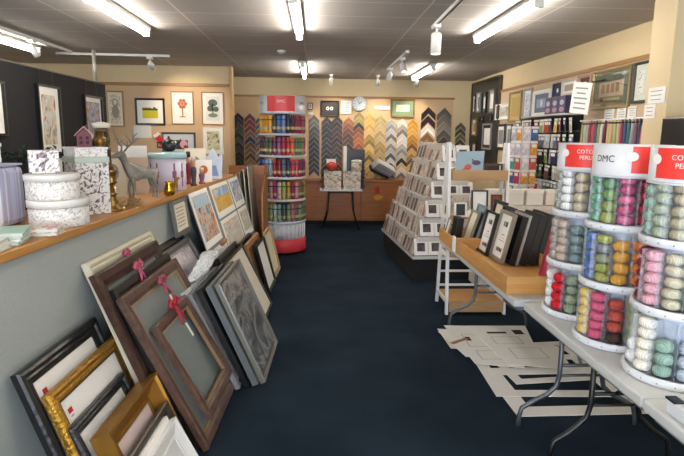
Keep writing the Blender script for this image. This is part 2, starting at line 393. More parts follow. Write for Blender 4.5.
# ================================================================== PICTURE FRAMES
def profile(kind, mw, d):
    if kind == 'flat': return [(0, 0), (0, d), (mw, d), (mw, 0)]
    if kind == 'bevel': return [(0, 0), (0, d*.8), (mw*.12, d), (mw*.55, d*.92), (mw*.75, d*.7), (mw*.85, d*.62), (mw, d*.62), (mw, 0)]
    if kind == 'scoop': return [(0, 0), (0, d), (mw*.12, d), (mw*.2, d*.85), (mw*.85, d*.35), (mw*.88, d*.45), (mw, d*.45), (mw, 0)]
    if kind == 'ridge': return [(0, 0), (0, d*.6), (mw*.1, d*.85), (mw*.25, d), (mw*.4, d*.85), (mw*.5, d*.6), (mw*.62, d*.75), (mw*.8, d*.7), (mw, d*.5), (mw, 0)]
def frame(name, label, cat, w_, h, mw, fm, loc, rz=0, lean=0, kind='bevel', d=.03, board=paper, border=.0, artm=None, shapes=None,
          group=None, open_=False, gl=False, wires=0, lip=None, inner=None):
    t = thing(name, label, cat, loc, rz, group, lean)
    pr = profile(kind, mw, d)
    ms = None; mats = [fm]
    if lip: mats = [fm, lip]; ms = [0]*len(pr); ms[-3] = 1; ms[-2] = 1
    MB().ring(w_, h, pr, 0, ms).build('frame', mats, t)
    iw, ih = w_-2*mw, h-2*mw; dy = d*.3
    if not open_:
        MB().box(-w_/2+mw*.6, w_/2-mw*.6, -dy, -.001, mw*.6, h-mw*.6).build('mat_board', board, t)
        if artm:
            MB().box(-iw/2+border, iw/2-border, -dy-.002, -dy, mw+border, h-mw-border).build('artwork', artm, t)
        if inner:  # second coloured opening
            bx, m2 = inner
            MB().box(-iw/2+border-bx, iw/2-border+bx, -dy-.001, -dy, mw+border-bx, h-mw-border+bx).build('inner_mat', m2, t)
        if shapes:
            m = MB(); ml = []
            for poly, mm in shapes:
                if mm not in ml: ml.append(mm)
                k = len(poly); o = -dy-.0025-.0004*ml.index(mm)
                m.add([(-iw/2+iw*x, o, mw+ih*z) for x, z in poly], [tuple(range(k))], ml.index(mm))
            m.build('artwork', ml, t)
        if gl: MB().box(-iw/2, iw/2, -dy-.008, -dy-.006, mw, h-mw).build('glass', glass, t)
    if wires:
        m = MB()
        for s in (-1, 1): m.tube([(s*w_*.28, -.004, h-.01), (s*w_*.28, -.004, h+wires)], .0015, 5)
        m.build('hanging_wire', grey_metal, t)
    return t
def rect(x0, x1, z0, z1): return [(x0, z0), (x1, z0), (x1, z1), (x0, z1)]
def disc(cx, cz, rx, rz_, n=14): return [(cx+rx*math.cos(2*PI*i/n), cz+rz_*math.sin(2*PI*i/n)) for i in range(n)]
R90 = PI/2
# on the black partition (facing +x)
wc1 = art('watercolour_harbour', ['#3f474c', '#8a8f86', '#c9b08d', '#b9c6cb', '#e0c9b0', '#a0605a'], 9, (1, 1, .6), hard=False)
wc2 = art('watercolour_garden', ['#44603a', '#6f8a4a', '#8a7a9a', '#88a0c8', '#c9c0a0', '#b0503a'], 10, (1, 1, .8), hard=False)
def part_pic(y0, y1, z0, z1, label, am, bd, fm=black_satin):
    frame('framed_picture', label, 'picture', y1-y0, z1-z0, .022, fm, (-2.698, (y0+y1)/2, z0), R90, 0, 'flat', .035, paper, bd, am, wires=2.2-z1-.005)
part_pic(5.46, 5.93, 1.375, 2.06, 'large black framed watercolour of figures on the black partition', wc1, .075)
part_pic(6.53, 7.06, 1.50, 2.03, 'smaller black framed garden watercolour near end of the black partition', wc2, .05)
part_pic(4.35, 4.90, 1.56, 2.02, 'black framed picture cut by left edge on the black partition', wc1, .10)
frame('framed_picture', 'lower picture on black partition right beneath the large watercolour', 'picture', .44, .40, .02, black_satin, (-2.698, 5.70, .95), R90, 0, 'flat', .03, paper, .06, wc2)
# left back wall (facing -y)
yb = 8.484
sketch_m = art('pale_sketch', ['#d9cdb4', '#e6dcc6', '#b7a98e', '#efe8d8'], 14, hard=False)
frame('framed_picture', 'narrow pale framed print of seated figure beside the black partition', 'picture', .25, .53, .02, mat('silver_bronze', '#9a8a70', .4, .4), (-3.02, yb, 1.686), d=.025, board=cream_paper, border=.03, artm=sketch_m,
      shapes=[(disc(.5, .68, .2, .13), ink_pale), (disc(.5, .42, .26, .2), mat('fig_grey', '#9c9282')), (disc(.5, .70, .12, .08), cream_paper)])
yel = mat('bright_yellow', '#c9bf1e', .6)
frame('framed_picture', 'black framed picture of bright yellow field with dark treeline', 'picture', .443, .402, .03, black_satin, (-2.507, yb, 1.716), d=.025,
      shapes=[(rect(.2, .8, .22, .56), yel), (rect(.2, .8, .56, .64), mat('treeline', '#33382a')), (rect(.62, .72, .60, .70), mat('barn', '#4a4a4a')), (rect(.2, .55, .64, .68), mat('olive_ink', '#8a8430'))])
rust = mat('rust_ink', '#b8653f'); 
frame('framed_picture', 'wood framed print of a red-brown tree on the peach wall', 'picture', .335, .486, .014, tan_wood, (-2.022, yb, 1.736), d=.02,
      shapes=[(rect(.47, .53, .22, .55), rust), (rect(.36, .64, .2, .23), rust)] + [(disc(.5+.16*math.cos(a), .64+.11*math.sin(a), .085, .06), rust) for a in [0, 1.05, 2.1, 3.14, 4.19, 5.24]] + [(disc(.5, .64, .07, .05), rust)])
tealk = mat('palm_ink', '#4c5a52')
frame('framed_picture', 'wood framed print of dark palms on the peach wall', 'picture', .333, .487, .014, tan_wood, (-1.567, yb, 1.734), d=.02, artm=mat('print_grey', '#d9dad2'), border=.05,
      shapes=[(disc(.5, .68, .23, .12), tealk), (disc(.38, .5, .16, .1), tealk), (disc(.65, .48, .14, .09), tealk), (rect(.47, .53, .25, .65), tealk), (disc(.5, .28, .24, .07), mat('palm_base', '#75806f'))])
frame('framed_picture', 'grey framed picture of dark shapes and pink blossom behind the round tin', 'picture', .508, .374, .028, mat('steel_frame', '#55585a', .4, .3), (-2.096, yb, 1.243), d=.025, board=mat('cool_mat', '#c5cdd3'), border=.09, artm=mat('dark_art', '#22242a'),
      shapes=[(disc(.66, .52, .13, .2), mat('pink_blossom', '#d9a0ae')), (disc(.42, .55, .10, .16), mat('char', '#3b3c42')), (disc(.38, .6, .05, .09), paper), (disc(.72, .40, .06, .08), mat('berry', '#8d2d45'))])
frame('framed_picture', 'pale thin-edged print of green foliage, lower right of the peach wall', 'picture', .308, .406, .010, paper, (-1.574, yb, 1.294), d=.015, artm=art('foliage_print', ['#8b9467', '#b7b58c', '#dcd3b0', '#6f7a55'], 14, hard=False), border=.05)
tag(put(MB().box(-.13, .13, -.004, 0, 0, .19).build('paper_notice', paper), (-2.635, yb, 1.525)), 'plain white paper notice under the yellow field picture', 'notice')
def lines_on(o_w, o_h, n, m, mb, frac=.75, y=-.0052, z0=.1):
    for i in range(n):
        z = o_h*(z0 + (1-2*z0)*(i+.5)/n); k = frac*(0.6+.4*random.random())
        mb.add([(-o_w*k/2, y, z-.006*o_h/.2), (o_w*k/2, y, z-.006*o_h/.2), (o_w*k/2, y, z+.004*o_h/.2), (-o_w*k/2, y, z+.004*o_h/.2)], [(0, 1, 2, 3)], m)
def notice(label, w_, h, loc, rz=0, n=4, lean=0, m=paper):
    mb = MB().box(-w_/2, w_/2, -.004, 0, 0, h); lines_on(w_, h, n, 1, mb)
    return tag(put(mb.build('notice', [m, ink_pale]), loc, rz, lean), label, 'notice')
# christmas stocking on that wall
t = thing('christmas_stocking', 'small red stocking with white top hung on the peach wall', 'stocking', (-2.33, 8.47, 1.42))
m = MB(); m.X = Matrix.Rotation(-.6, 4, 'Y')
m.prism([(-.03, .17), (.05, .17), (.05, .05), (.14, .0), (.13, -.05), (.05, -.06), (-.03, .0)], -.03, 0).build('sock', mat('stocking_red', '#d2202c', .8), t, bev=.006)
m = MB(); m.X = Matrix.Rotation(-.6, 4, 'Y'); m.box(-.04, .06, -.035, .003, .15, .20).build('cuff', paper, t, bev=.006)

# back wall small things
yb2 = 9.962
frame('framed_picture', 'dark framed picture with two pale round medallions beside the clock', 'picture', .337, .273, .025, black_satin, (.245, yb2, 1.938), d=.03, board=mat('charcoal_mat', '#2c2c2e'),
      shapes=[(disc(.38, .5, .10, .14), paper), (disc(.62, .5, .10, .14), paper), (disc(.38, .5, .05, .08), ink), (disc(.62, .5, .05, .08), ink)])
notice('white notice sheet hung between dark picture and clock', .19, .235, (.543, yb2, 1.982), n=5)
frame('framed_picture', 'tiny framed picture just right of the red-topped thread tower', 'picture', .09, .122, .015, ink, (-.106, yb2, 2.048), d=.02, artm=ink_pale, border=.015)
notice('small wide paper label on the wall right of clock', .28, .06, (1.2, yb2, 2.07), n=1)
notice('small paper label under the tiny framed picture', .09, .05, (-.10, yb2, 1.96), n=1)
frame('framed_picture', 'green matted picture in gold-brown frame high on back wall', 'picture', .44, .32, .03, wood('olive_wood', '#6f5b2c', '#8c7640', (2, 2, 2)), (1.57, yb2, 1.937), d=.03, board=mat('sage_mat', '#7f9a78'), border=.07, artm=cream_paper, gl=True)
# clock
t = thing('wall_clock', 'round white wall clock above the corner samples', 'clock', (.777, 9.965, 2.165))
m = MB(); m.X = Matrix.Rotation(R90, 4, 'X'); m.lathe([(.13, 0), (.13, .03), (.118, .038), (.115, .03)], 32, cap=False).build('rim', mat('clock_rim', '#b9bdc2', .3, .4), t)
m = MB(); m.X = Matrix.Rotation(R90, 4, 'X'); m.lathe([(0, .024), (.118, .024)], 32, cap=False).build('face', mat('clock_face', '#dfe5ea', .4), t)
m = MB()
for k in range(12):
    a = k*PI/6; m.X = Matrix.Rotation(a, 4, 'Y'); m.box(-.004, .004, -.027, -.0245, .085, .105)
m.build('hour_marks', ink, t)
m = MB(); m.X = Matrix.Rotation(.9, 4, 'Y'); m.box(-.004, .004, -.030, -.028, -.01, .06); m.build('hand', black_paint, t)
m = MB(); m.X = Matrix.Rotation(-.35, 4, 'Y'); m.box(-.003, .003, -.033, -.031, -.01, .09); m.build('hand', black_paint, t)

# ------------------------------------------------------------------ chevron corner samples
def chevron_mesh(hw=.095, band=.058, d=.022):
    m = MB(); s2 = math.sqrt(2)
    # apex at (0,0), arms falling 45 degrees; strips across the moulding (offset from outer edge)
    strips = [(0, .006, .6, 1), (.006, .03, 1.0, 0), (.03, .046, .72, 0), (.046, band, .5, 1)]
    for a0, a1, dd, mi in strips:
        za, zb = -a0*s2, -a1*s2
        for s in (-1, 1):
            P = [(0, za), (s*hw, za-hw), (s*hw, zb-hw), (0, zb)]
            m.prism(P, -d*dd, 0, mi)
    return m
chev = chevron_mesh().build('frame_corner_sample', [mould_face, mould_lip])
big_chev = chevron_mesh(.13, .085, .03).build('frame_corner_sample', [mould_face, mould_lip])
cols = [ # x, ztop, zbottom, spacing, big, name, colours
 (-1.40, 1.98, .95, .085, 0, 'grey-black', ['#2b2c2e', '#3a3430', '#4a4a4c', '#57524e', '#2b2c2e', '#606060', '#3b2f28']),
 (-1.19, 1.97, .95, .10, 0, 'maroon', ['#5b2226', '#7a1f28', '#6b2428', '#7d5a42', '#1f2244', '#6a5138', '#7b6044', '#5a3a2a', '#8b7350', '#7d8087', '#8e9499']),
 (-.99, 1.93, .95, .10, 0, 'brown', ['#39342f', '#4a3b33', '#6b5e50', '#4f4438', '#3a3a3a', '#67584c', '#7a6a58']),
 (-.034, 1.96, .84, .094, 0, 'charcoal', ['#55585a', '#5f6366', '#3a3c3e', '#4a4c4e', '#232426', '#1c1d1f', '#1a1a1c', '#18181a', '#1c1c1e', '#202022']),
 (.193, 1.93, .84, .094, 0, 'black', ['#1e1c1c', '#262424', '#141416', '#1a1a1c', '#2e2c2c', '#161618', '#19191b', '#0f0f11', '#242426', '#121214']),
 (.383, 1.95, .84, .094, 0, 'black and brown', ['#2a2220', '#221c1a', '#3c2820', '#4a3024', '#241c18', '#3e2a20', '#4e3526', '#2d211c', '#5b4030']),
 (.587, 1.93, .84, .094, 0, 'red-brown', ['#9a6240', '#8a5230', '#6e3e28', '#4c3024', '#5b3828', '#3c2a22', '#7a4e34', '#6b4430']),
 (.778, 2.03, .84, .094, 0, 'rust', ['#8c7d4a', '#a09258', '#2c2422', '#7d4a2a', '#9a5a34', '#b06b3a', '#8c4e2c', '#7a4226', '#9a6438']),
 (.97, 2.01, .84, .094, 0, 'pale gold', ['#c2a050', '#cdb06a', '#c7a252', '#d4ba7c', '#b08c44', '#8f7638', '#d2b46a', '#c09a48', '#6d5a30']),
 (1.168, 1.98, .84, .094, 0, 'gold and taupe', ['#a59a66', '#b8a878', '#c9b88a', '#b39a68', '#c2b28a', '#b99c5e', '#a08652', '#b8a070', '#927a4c']),
 (1.373, 1.91, .84, .088, 0, 'silver', ['#a3a3a0', '#8c8d8c', '#b8b8b4', '#6e7072', '#c2beb4', '#8a8680', '#b2b0aa', '#56585a', '#c4c4c0', '#5a4840']),
 (1.578, 1.91, .84, .088, 0, 'pale silver', ['#c9c8c2', '#a5a098', '#7a746c', '#c8c4bc', '#cfccc6', '#a8a49c', '#86888c', '#c0b8a8', '#2c2a28', '#c6b48e']),
 (1.76, 1.91, .84, .088, 0, 'bright gold', ['#c48f2e', '#cc9a3a', '#d0a250', '#b98634', '#b07c30', '#7a5028', '#c6a062', '#a87c3c', '#6e5434', '#caa46a']),
 (2.04, 2.13, 1.2, .155, 1, 'big dark', ['#161416', '#2a1414', '#e2e0dc', '#8a6238', '#3a2c24', '#7d5c38']),
 (2.34, 2.12, 1.2, .13, 1, 'big grey', ['#55524c', '#6b675e', '#837e72', '#5e5a54', '#4a4844', '#777268']),
 (2.66, 1.86, .95, .10, 0, 'olive grey', ['#5c5546', '#4d473b', '#6f6754', '#4a4a44', '#7b7464', '#3e3a32', '#5c5546'])]
used = {0: False, 1: False}
for x, zt, zb, sp, big, nm, cl in cols:
    n = int((zt-zb)/sp); src = big_chev if big else chev
    for i in range(n):
        if not used[big]: o = src; used[big] = True
        else: o = src.copy(); C.objects.link(o)
        yy = 9.983 if x < 2.5 else 9.999
        o.location = (x + random.uniform(-.003, .003), yy, zt - i*sp); o.rotation_euler = (0, random.uniform(-.03, .03), 0)
        o.color = lin(cl[i % len(cl)] if i < len(cl) else random.choice(cl))
        where = 'top' if i == 0 else ORD[i] + ' from top'
        tag(o, 'chevron frame corner sample, %s of the %s column on back wall' % (where, nm), 'frame sample', 'chevron frame corner samples on the back wall')

# ------------------------------------------------------------------ counter at the back
t = thing('counter', 'long orange-brown wooden counter along the back wall', 'counter', (0, 9.7, 0))
MB().box(-1.6, 1.62, .03, .25, 0, .78).build('body', counter_wood, t)
MB().box(-1.62, 1.66, -.02, .26, .78, .815).build('countertop', counter_wood, t, bev=.004)
for i in range(4): MB().box(-1.6+i*.805+.005, -.805+i*.805-.005, .012, .03, .07, .775).build('front_panel', counter_wood, t, bev=.003)
MB().box(-1.6, 1.62, .02, .03, 0, .065).build('kickboard', black_matte, t)
t = thing('wall_decoration', 'small red and yellow felt decoration on the counter front', 'decoration', (1.10, 9.71, .47))
MB().prism([(-.05, .0), (.02, -.03), (.10, .0), (.12, .05), (.02, .08), (-.05, .05)], -.012, 0).build('yellow_shape', mat('felt_yellow', '#c98f2a', .9), t)
MB().prism([(-.02, .10), (.05, .09), (.06, .19), (.02, .24), (-.03, .17)], -.012, 0).build('red_shape', mat('felt_red', '#a32b20', .9), t)
# fan of mat-board samples on counter
first = None
for i in range(9):
    if first is None:
        first = MB().prism([(-.19, 0), (.19, 0), (.19, .008), (-.19, .008)], -.17, .03).build('mat_board_sample', [objcol('board_sample', .7)]); o = first
    else: o = first.copy(); C.objects.link(o)
    o.location = (1.13+.018*i, 9.88-.004*i, .975+.016*i); o.rotation_euler = (.5, .40+.01*i, .3)
    o.color = lin(['#16161a', '#1d1d22', '#8d8f93', '#a4a6aa', '#b5b7ba', '#9d9ea2', '#aeb0b4', '#b9bbbe', '#c4c5c7'][i])
    tag(o, 'mat board sample in the fanned pile on the back counter, %s from bottom' % ORD[i], 'board sample', 'mat board samples on the counter')

# ------------------------------------------------------------------ small table with cards in front of counter
t = thing('folding_table', 'small white-topped table with thin black crossed legs before the counter', 'table', (.43, 9.3, 0))
MB().box(-.36, .36, -.2, .2, .665, .69).build('tabletop', white_plastic, t, bev=.006)
for sx, a, c_ in ((-1, -.25, .0), (1, .25, .05)):
    for sy in (-.16, .16): MB().tube([(-.2*sx*-1, sy, .665), (a*.9, sy, .3), (a*1.25, sy, 0.0)], .011, 8).build('leg', black_paint, t)
MB().tube([(-.2, -.16, .64), (.2, -.16, .64)], .008, 6).build('crossbar', black_paint, t)
floral = art('floral_pack', ['#4f5848', '#8a9078', '#c9bda8', '#ded6c6', '#c98d88', '#e8e2d6'], 16, hard=True)
def boxed(name, label, cat, x0, x1, y0, y1, z0, z1, m, lidm=None, group=None):
    t = thing(name, label, cat, ((x0+x1)/2, (y0+y1)/2, z0), group=group)
    a, b_ = (x1-x0)/2, (y1-y0)/2; h = z1-z0
    MB().box(-a, a, -b_, b_, 0, h*.8).build('body', m, t, bev=.004)
    MB().box(-a-.004, a+.004, -b_-.004, b_+.004, h*.8, h).build('lid', lidm or m, t, bev=.004)
    return t
boxed('gift_box', 'floral gift box at left on the small card table', 'gift box', .14, .43, 9.14, 9.30, .692, 1.0, floral)
boxed('gift_box', 'floral gift box at right on the small card table', 'gift box', .46, .76, 9.14, 9.30, .692, 1.0, floral)
boxed('gift_box', 'dark square box standing behind the pale tin on the card table', 'gift box', .48, .84, 9.38, 9.47, .692, 1.36, black_satin)
t = thing('storage_tin', 'pale green and white tin standing on a floral box', 'tin', (.69, 9.22, 1.002))
MB().lathe([(.085, 0), (.09, .01), (.09, .15)], 24).build('body', floral, t)
MB().lathe([(.093, .15), (.093, .175), (.06, .19), (0, .195)], 24).build('lid', mat('tin_lid_sage', '#c8cdb8', .4), t)
t = thing('christmas_decoration', 'red ornament with white card on the left floral box', 'ornament', (.27, 9.22, 1.002))
MB().lathe([(0, 0), (.07, .01), (.1, .06), (.09, .12), (.03, .15), (0, .155)], 20).build('body', mat('orna_red', '#b83a2a', .5), t)
MB().box(-.09, .07, .05, .06, 0, .2).build('card', paper, t)
tag(MB().box(.47, .53, 9.325, 9.33, .692, 1.42).build('tag_card', paper), 'tall narrow white card between boxes on the card table', 'card')
leaf_m = mat('garland_green', '#3d4a34', .8, noise=.4, scale=30)
def garland(label, pts, n, size, spread, m=leaf_m):
    mb = MB(); k = len(pts)-1
    for i in range(n):
        u = random.random()*k; j = min(int(u), k-1); p = Vector(pts[j]).lerp(Vector(pts[j+1]), u-j)
        p += Vector([random.gauss(0, spread) for _ in range(3)])
        mb.X = Matrix.Translation(p) @ Matrix.Rotation(random.random()*6, 4, 'Z') @ Matrix.Rotation(random.uniform(-1, 1), 4, 'X')
        s = size*random.uniform(.7, 1.2); mb.add([(0, 0, 0), (s*.3, s*.5, .01), (0, s, 0), (-s*.3, s*.5, .01)], [(0, 1, 2, 3)])
    mb.X = Matrix.Identity(4); mb.tube(pts, .004, 5)
    return tag(mb.build('leaf_garland', m), label, 'garland')
garland('dark leafy sprig hanging around the boxes at right of the card table', [(.80, 9.25, 1.1), (.82, 9.15, .9), (.80, 9.13, .72)], 60, .045, .02)
garland('leafy sprig at left side of the card table', [(.11, 9.2, 1.0), (.10, 9.14, .85), (.12, 9.13, .7)], 45, .04, .018)

# ================================================================== ROUND THREAD TOWER (floor spinner)
TX, TY = -.45, 7.42
t = thing('thread_tower', 'tall round thread tower with red header and red base in the aisle', 'display stand', (TX, TY, 0))
RB = .315
MB().lathe([(.25, 0), (.25, .03)], 40).build('plinth', black_paint, t)
MB().lathe([(RB-.01, .03), (RB, .04), (RB, .20), (RB-.01, .21)], 48).build('base_drum', mat('base_red', '#d8414a', .4), t)
MB().lathe([(.10, .21), (.10, 1.90)], 24).build('core', mat('core_dark', '#54565a', .5), t)
levels = [.435, .735, 1.03, 1.315, 1.60]
MB().lathe([(RB-.02, .21), (RB-.02, .42)], 48).build('drawer_tier', mat('drawer_white', '#c9ccd0', .4), t)
m = MB()
for k in range(30):
    a = 2*PI*k/30; m.X = Matrix.Rotation(a, 4, 'Z'); m.box(RB-.021, RB-.012, -.003, .003, .22, .41)
m.build('drawer_divider', mat('divider_grey', '#eef0f2', .4), t)
for z in levels: MB().lathe([(.1, -.012), (RB-.004, -.012), (RB, -.006), (RB, .01), (RB-.006, .016), (.1, .016)], 48, (0, 0, z)).build('tray', white_plastic, t)
MB().lathe([(.1, 1.868), (RB, 1.868), (RB, 1.885), (.1, 1.885)], 48).build('top_disc', white_plastic, t)
def drum_sign(t, r, z0, z1, red, lettering, name='header', n=72, red_mat=red_card):
    """white drum header with red panels; red = list of (a0,a1)"""
    MB().lathe([(r, z0), (r, z1), (r-.004, z1), (r-.004, z0)], n, cap=False).build(name, white_plastic, t)
    m = MB()
    for a0, a1 in red:
        m = MB(); m.lathe([(r+.0012, z0+.012), (r+.0012, z1-.006)], 18, a0=a0, a1=a1, cap=False)
        m.build(name + '_panel', red_mat, t)
    mb = MB()
    for s, a, z, size, mi in lettering:
        xf = lambda x, y, a=a, z=z: ((r+.0024)*math.cos(a + x/r), (r+.0024)*math.sin(a + x/r), z + y)
        text_mb(mb, s, size, mi, xf, font_bold=0)
    if len(lettering) > 3 and r < .2:
        for a0, a1 in red: mb.add([((r+.0026)*math.cos(a0+.022/r*math.cos(2*PI*i/16)), (r+.0026)*math.sin(a0+.022/r*math.cos(2*PI*i/16)), z1-.045+.018*math.sin(2*PI*i/16)) for i in range(16)], [tuple(range(16))], 0)
    if lettering: mb.build(name + '_lettering', [paper, ink], t)
drum_sign(t, RB-.005, 1.885, 2.10, [(-PI*.5-.62+.0, -PI*.5+.60), (PI*.5-.6, PI*.5+.6)], [('DMC', -PI*.5, 2.02, .05, 0), ('DMC', -PI*.5+1.02, 2.0, .05, 1), ('DMC', -PI*.5-.98, 2.0, .045, 1)], red_mat=mat('tower_red', '#e04444', .4))
# skein bundles in its tiers
def skein_mesh():
    m = MB()
    m.lathe([(0, 0), (.018, .004), (.023, .03), (.021, .11), (.0235, .16), (.021, .215), (.012, .232), (0, .235)], 10, m=0)
    m.lathe([(.0245, .05), (.0245, .085)], 10, m=1, cap=False); m.lathe([(.0245, .165), (.0245, .178)], 10, m=2, cap=False)
    return m
sk = skein_mesh().build('thread_bundle', [skein_mat, mat('gold_band', '#b5a678', .4, .3), black_paint])
tiercols = [
 ['#8b5a3a', '#b8a14a', '#b7a74e', '#55702f', '#8f8f5c', '#7c8f6a', '#a5b8b0', '#6f8f90', '#3c5d55', '#7f8a78', '#b07070', '#6f5a60', '#888870', '#4f6f5a', '#5b5b5b', '#7d6a5a'],
 ['#c58ea0', '#8f7d42', '#c2a63c', '#8da04a', '#4e6c32', '#b08a9a', '#a5305a', '#c9b0b8', '#9fb24c', '#b58b3a', '#8a2a4a', '#d07890', '#5b7b3a', '#7a4a3a', '#b0a060', '#704060'],
 ['#3d5aa0', '#2a3c7a', '#1e2f66', '#4c6cb0', '#7f9ac4', '#8fa8c8', '#a02a3a', '#8a1a30', '#6b6e90', '#2c3050', '#b03048', '#c84860', '#7a2040', '#3a3a5a', '#90304a', '#583050'],
 ['#d9a83a', '#4c2f60', '#7a3a28', '#38324a', '#5f5a50', '#4f6a48', '#7c3468', '#94508a', '#b02848', '#c83a3a', '#d05a4a', '#3f7a4a', '#48684a', '#8a7a40', '#a04a8a', '#5a2a3a'],
 ['#7a2a20', '#d8a024', '#dcb440', '#c88c20', '#d28a1c', '#e0a830', '#4a443c', '#4a6aa8', '#7088b8', '#28304a', '#4a2030', '#8a2040', '#7a1a38', '#b04060', '#6a5a60', '#a03858']]
us = False
tn = ['bottom', 'fourth', 'middle', 'second', 'top']
for ti, z in enumerate(levels):
    for k in range(16):
        a = -PI*.5 - 1.62 + 3.24*k/15
        if not us: o = sk; us = True
        else: o = sk.copy(); C.objects.link(o)
        rr = RB-.035; o.location = (TX+rr*math.cos(a), TY+rr*math.sin(a), z+.017); o.rotation_euler = (0, 0, a)
        o.color = lin(tiercols[ti][k]); o.scale = (1.25, 1.25, 1.0)
        tag(o, 'thread bundle, %s from the left in the %s tier of the round tower' % (ORD[k], tn[ti]), 'thread', 'thread bundles in the round tower')

# ================================================================== PERLE COTTON STANDS ON THE TABLE
TZ = .742
def ball_mesh():
    m = MB(); pr = []
    for i in range(9):
        a = -PI/2 + PI*i/8; pr.append((max(0, .0305*math.cos(a)**.7 if abs(math.cos(a)) > 1e-6 else 0), .0205*math.sin(a)+.0205))
    m.lathe(pr, 16); return m
ball = ball_mesh().build('thread_ball', perle); ball_used = False
ball_vari = {}
def ball_at(loc, sz, c, label, group):
    global ball_used
    if not ball_used: o = ball; ball_used = True
    else: o = ball.copy(); C.objects.link(o)
    o.location = loc; o.color = lin(c); o.scale = (1.04, 1.04, sz); o.rotation_euler = (random.uniform(-.12, .12), random.uniform(-.12, .12), random.random()*6)
    tag(o, label, 'thread ball', group); return o
core_m = mat('stand_core', '#c6d0e0', .35)
def perle_stand(cx, cy, which, view, red, letters, tiers, zt=TZ, off=0.0):
    """view = azimuth (from centre) that faces the camera; tiers: 3 lists of (colour name, hex, count) from left to right as seen"""
    t = thing('thread_stand', which + ' of the three round cotton thread stands on the white table', 'display stand', (cx, cy, zt), group='round cotton thread stands')
    zs = [.0, .245, .49]; rs = [.17, .164, .158]
    for z, r in zip(zs, rs):
        MB().lathe([(.02, 0), (r-.004, 0), (r, .004), (r, .026), (r-.005, .030), (r-.012, .030), (r-.012, .024), (.02, .024)], 56, (0, 0, z)).build('tray', white_plastic, t)
        for k in range(6):
            a = view + (k-3)*.33+.08; m = MB(); m.X = Matrix.Translation((r*math.cos(a), r*math.sin(a), z+.014)) @ Matrix.Rotation(a, 4, 'Z') @ Matrix.Rotation(R90, 4, 'Y')
            m.lathe([(.003, -.001), (.003, .001), (0, .002)], 8).build('stud', ink_pale, t)
    MB().lathe([(.088, .024), (.088, .705)], 32).build('core', core_m, t)
    MB().lathe([(.02, .705), (.150, .705), (.152, .712), (.02, .716)], 56).build('top_disc', white_plastic, t)
    drum_sign(t, .148, .714, .835, red, letters)
    MB().lathe([(.0, .826), (.142, .826)], 48, cap=False).build('header_lid', white_plastic, t)
    for i, (z, r) in enumerate(zip(zs, rs)):
        m = MB(); step = 2*PI/11
        row = tiers[i]
        for k in range(11):
            a = view + off + (k-2.42)*step
            m.lathe([(.0335, z+.026), (.0335, z+.222)], 20, ((r-.042)*math.cos(a), (r-.042)*math.sin(a), 0), cap=False)
        m.build('clear_tube', clear_shell, t)
        m = MB()
        for k in range(11):
            a = view + off + (k-1.92)*step; m.X = Matrix.Rotation(a, 4, 'Z'); m.box(.09, r-.012, -.001, .001, z+.026, z+.225)
        m.build('divider', frosted(), t)
        for k in range(len(row)):
            a = view + off + (k-2.42)*step; nm, hx, cnt = row[k]
            px, py = cx+(r-.042)*math.cos(a), cy+(r-.042)*math.sin(a)
            pitch = min(.046, .2/cnt)
            for j in range(cnt):
                cc = hx if isinstance(hx, str) else hx[j % len(hx)]
                ball_at((px, py, zt+z+.027+j*pitch), pitch/.041, cc, '%s thread ball, %s from bottom, %s tier of the %s stand' % (nm, ORD[j], ['bottom', 'middle', 'top'][i], which.split(',')[0]), 'cotton thread balls in clear tubes')
    return t
W = '#e9e8e4'
def az(cx, cy): return math.atan2(-cy, -cx)
def vw(cx, cy): return az(cx, cy)
sA, sB, sC = (1.31, 2.535), (1.295, 2.17), (1.325, 1.825)
tA = [[('white', W, 4), ('scarlet red', '#c8142a', 4), ('sage green', '#8f9c84', 4), ('slate blue', '#7488a0', 4), ('yellow', '#d8b050', 4), ('olive', '#7b8450', 4)],
      [('pale taupe', '#a89a8c', 5), ('beige', '#b8a695', 5), ('grey-teal', '#7c9495', 4), ('teal green', '#1f6a55', 4), ('blue', '#3d68b8', 4), ('grey', '#8a8a8a', 4)],
      [('sage beige', '#8f927e', 4), ('white', W, 5), ('sand beige', '#c3b89a', 4), ('bright white', W, 4), ('mint green', '#62a088', 4), ('cream', '#ded4b8', 4)]]
tB = [[('yellow', '#d6bc6c', 5), ('rose pink', '#c25878', 5), ('brick red', ['#3a2620', '#a8463c', '#b04a40', '#a8463c'], 4), ('lime green', '#829c48', 4), ('lilac', '#b0a0c8', 3)],
      [('royal blue', '#4668a6', 5), ('grey and lime', ['#9a9f55', '#90964e', '#8c8e74', '#808288'], 5), ('golden yellow', '#d09c44', 4), ('orange', '#d8741e', 4), ('violet', '#7a5aa0', 4)],
      [('mint and green', '#5f9f80', 5), ('variegated lime', ['#929c52', '#80904a', '#6b8a50', '#5c8460'], 4), ('magenta pink', ['#cc7298', '#bc5880', '#c86a90', '#ac4e78'], 5), ('burgundy', '#8a1c3a', 4), ('pink', '#d68aa2', 4)]]
tC = [[('bright white', '#f0f0f0', 2), ('ivory white', '#e9e4d6', 5), ('sea green', '#8aa89a', 3), ('pale blue', '#a8b8c6', 3), ('grey', '#9a9a9a', 4)],
      [('burgundy', '#7a1830', 5), ('pale pink', '#dba6b2', 5), ('stone beige', '#b9b39c', 5), ('grey-green', '#96a08c', 4), ('cream', '#d8d0b8', 4)],
      [('pale mint', '#7fae94', 4), ('grey-green', '#9ca692', 5), ('stone', '#a19d84', 5), ('olive', '#8a8a60', 4), ('sand', '#c8b890', 4)]]
def letters(a):
    return [('COTON', a, .797, .024, 0), ('PERLE', a, .770, .024, 0)]
def red_pair(a): return [(a-.1, a+1.45), (a-.1+PI, a+1.45+PI)]
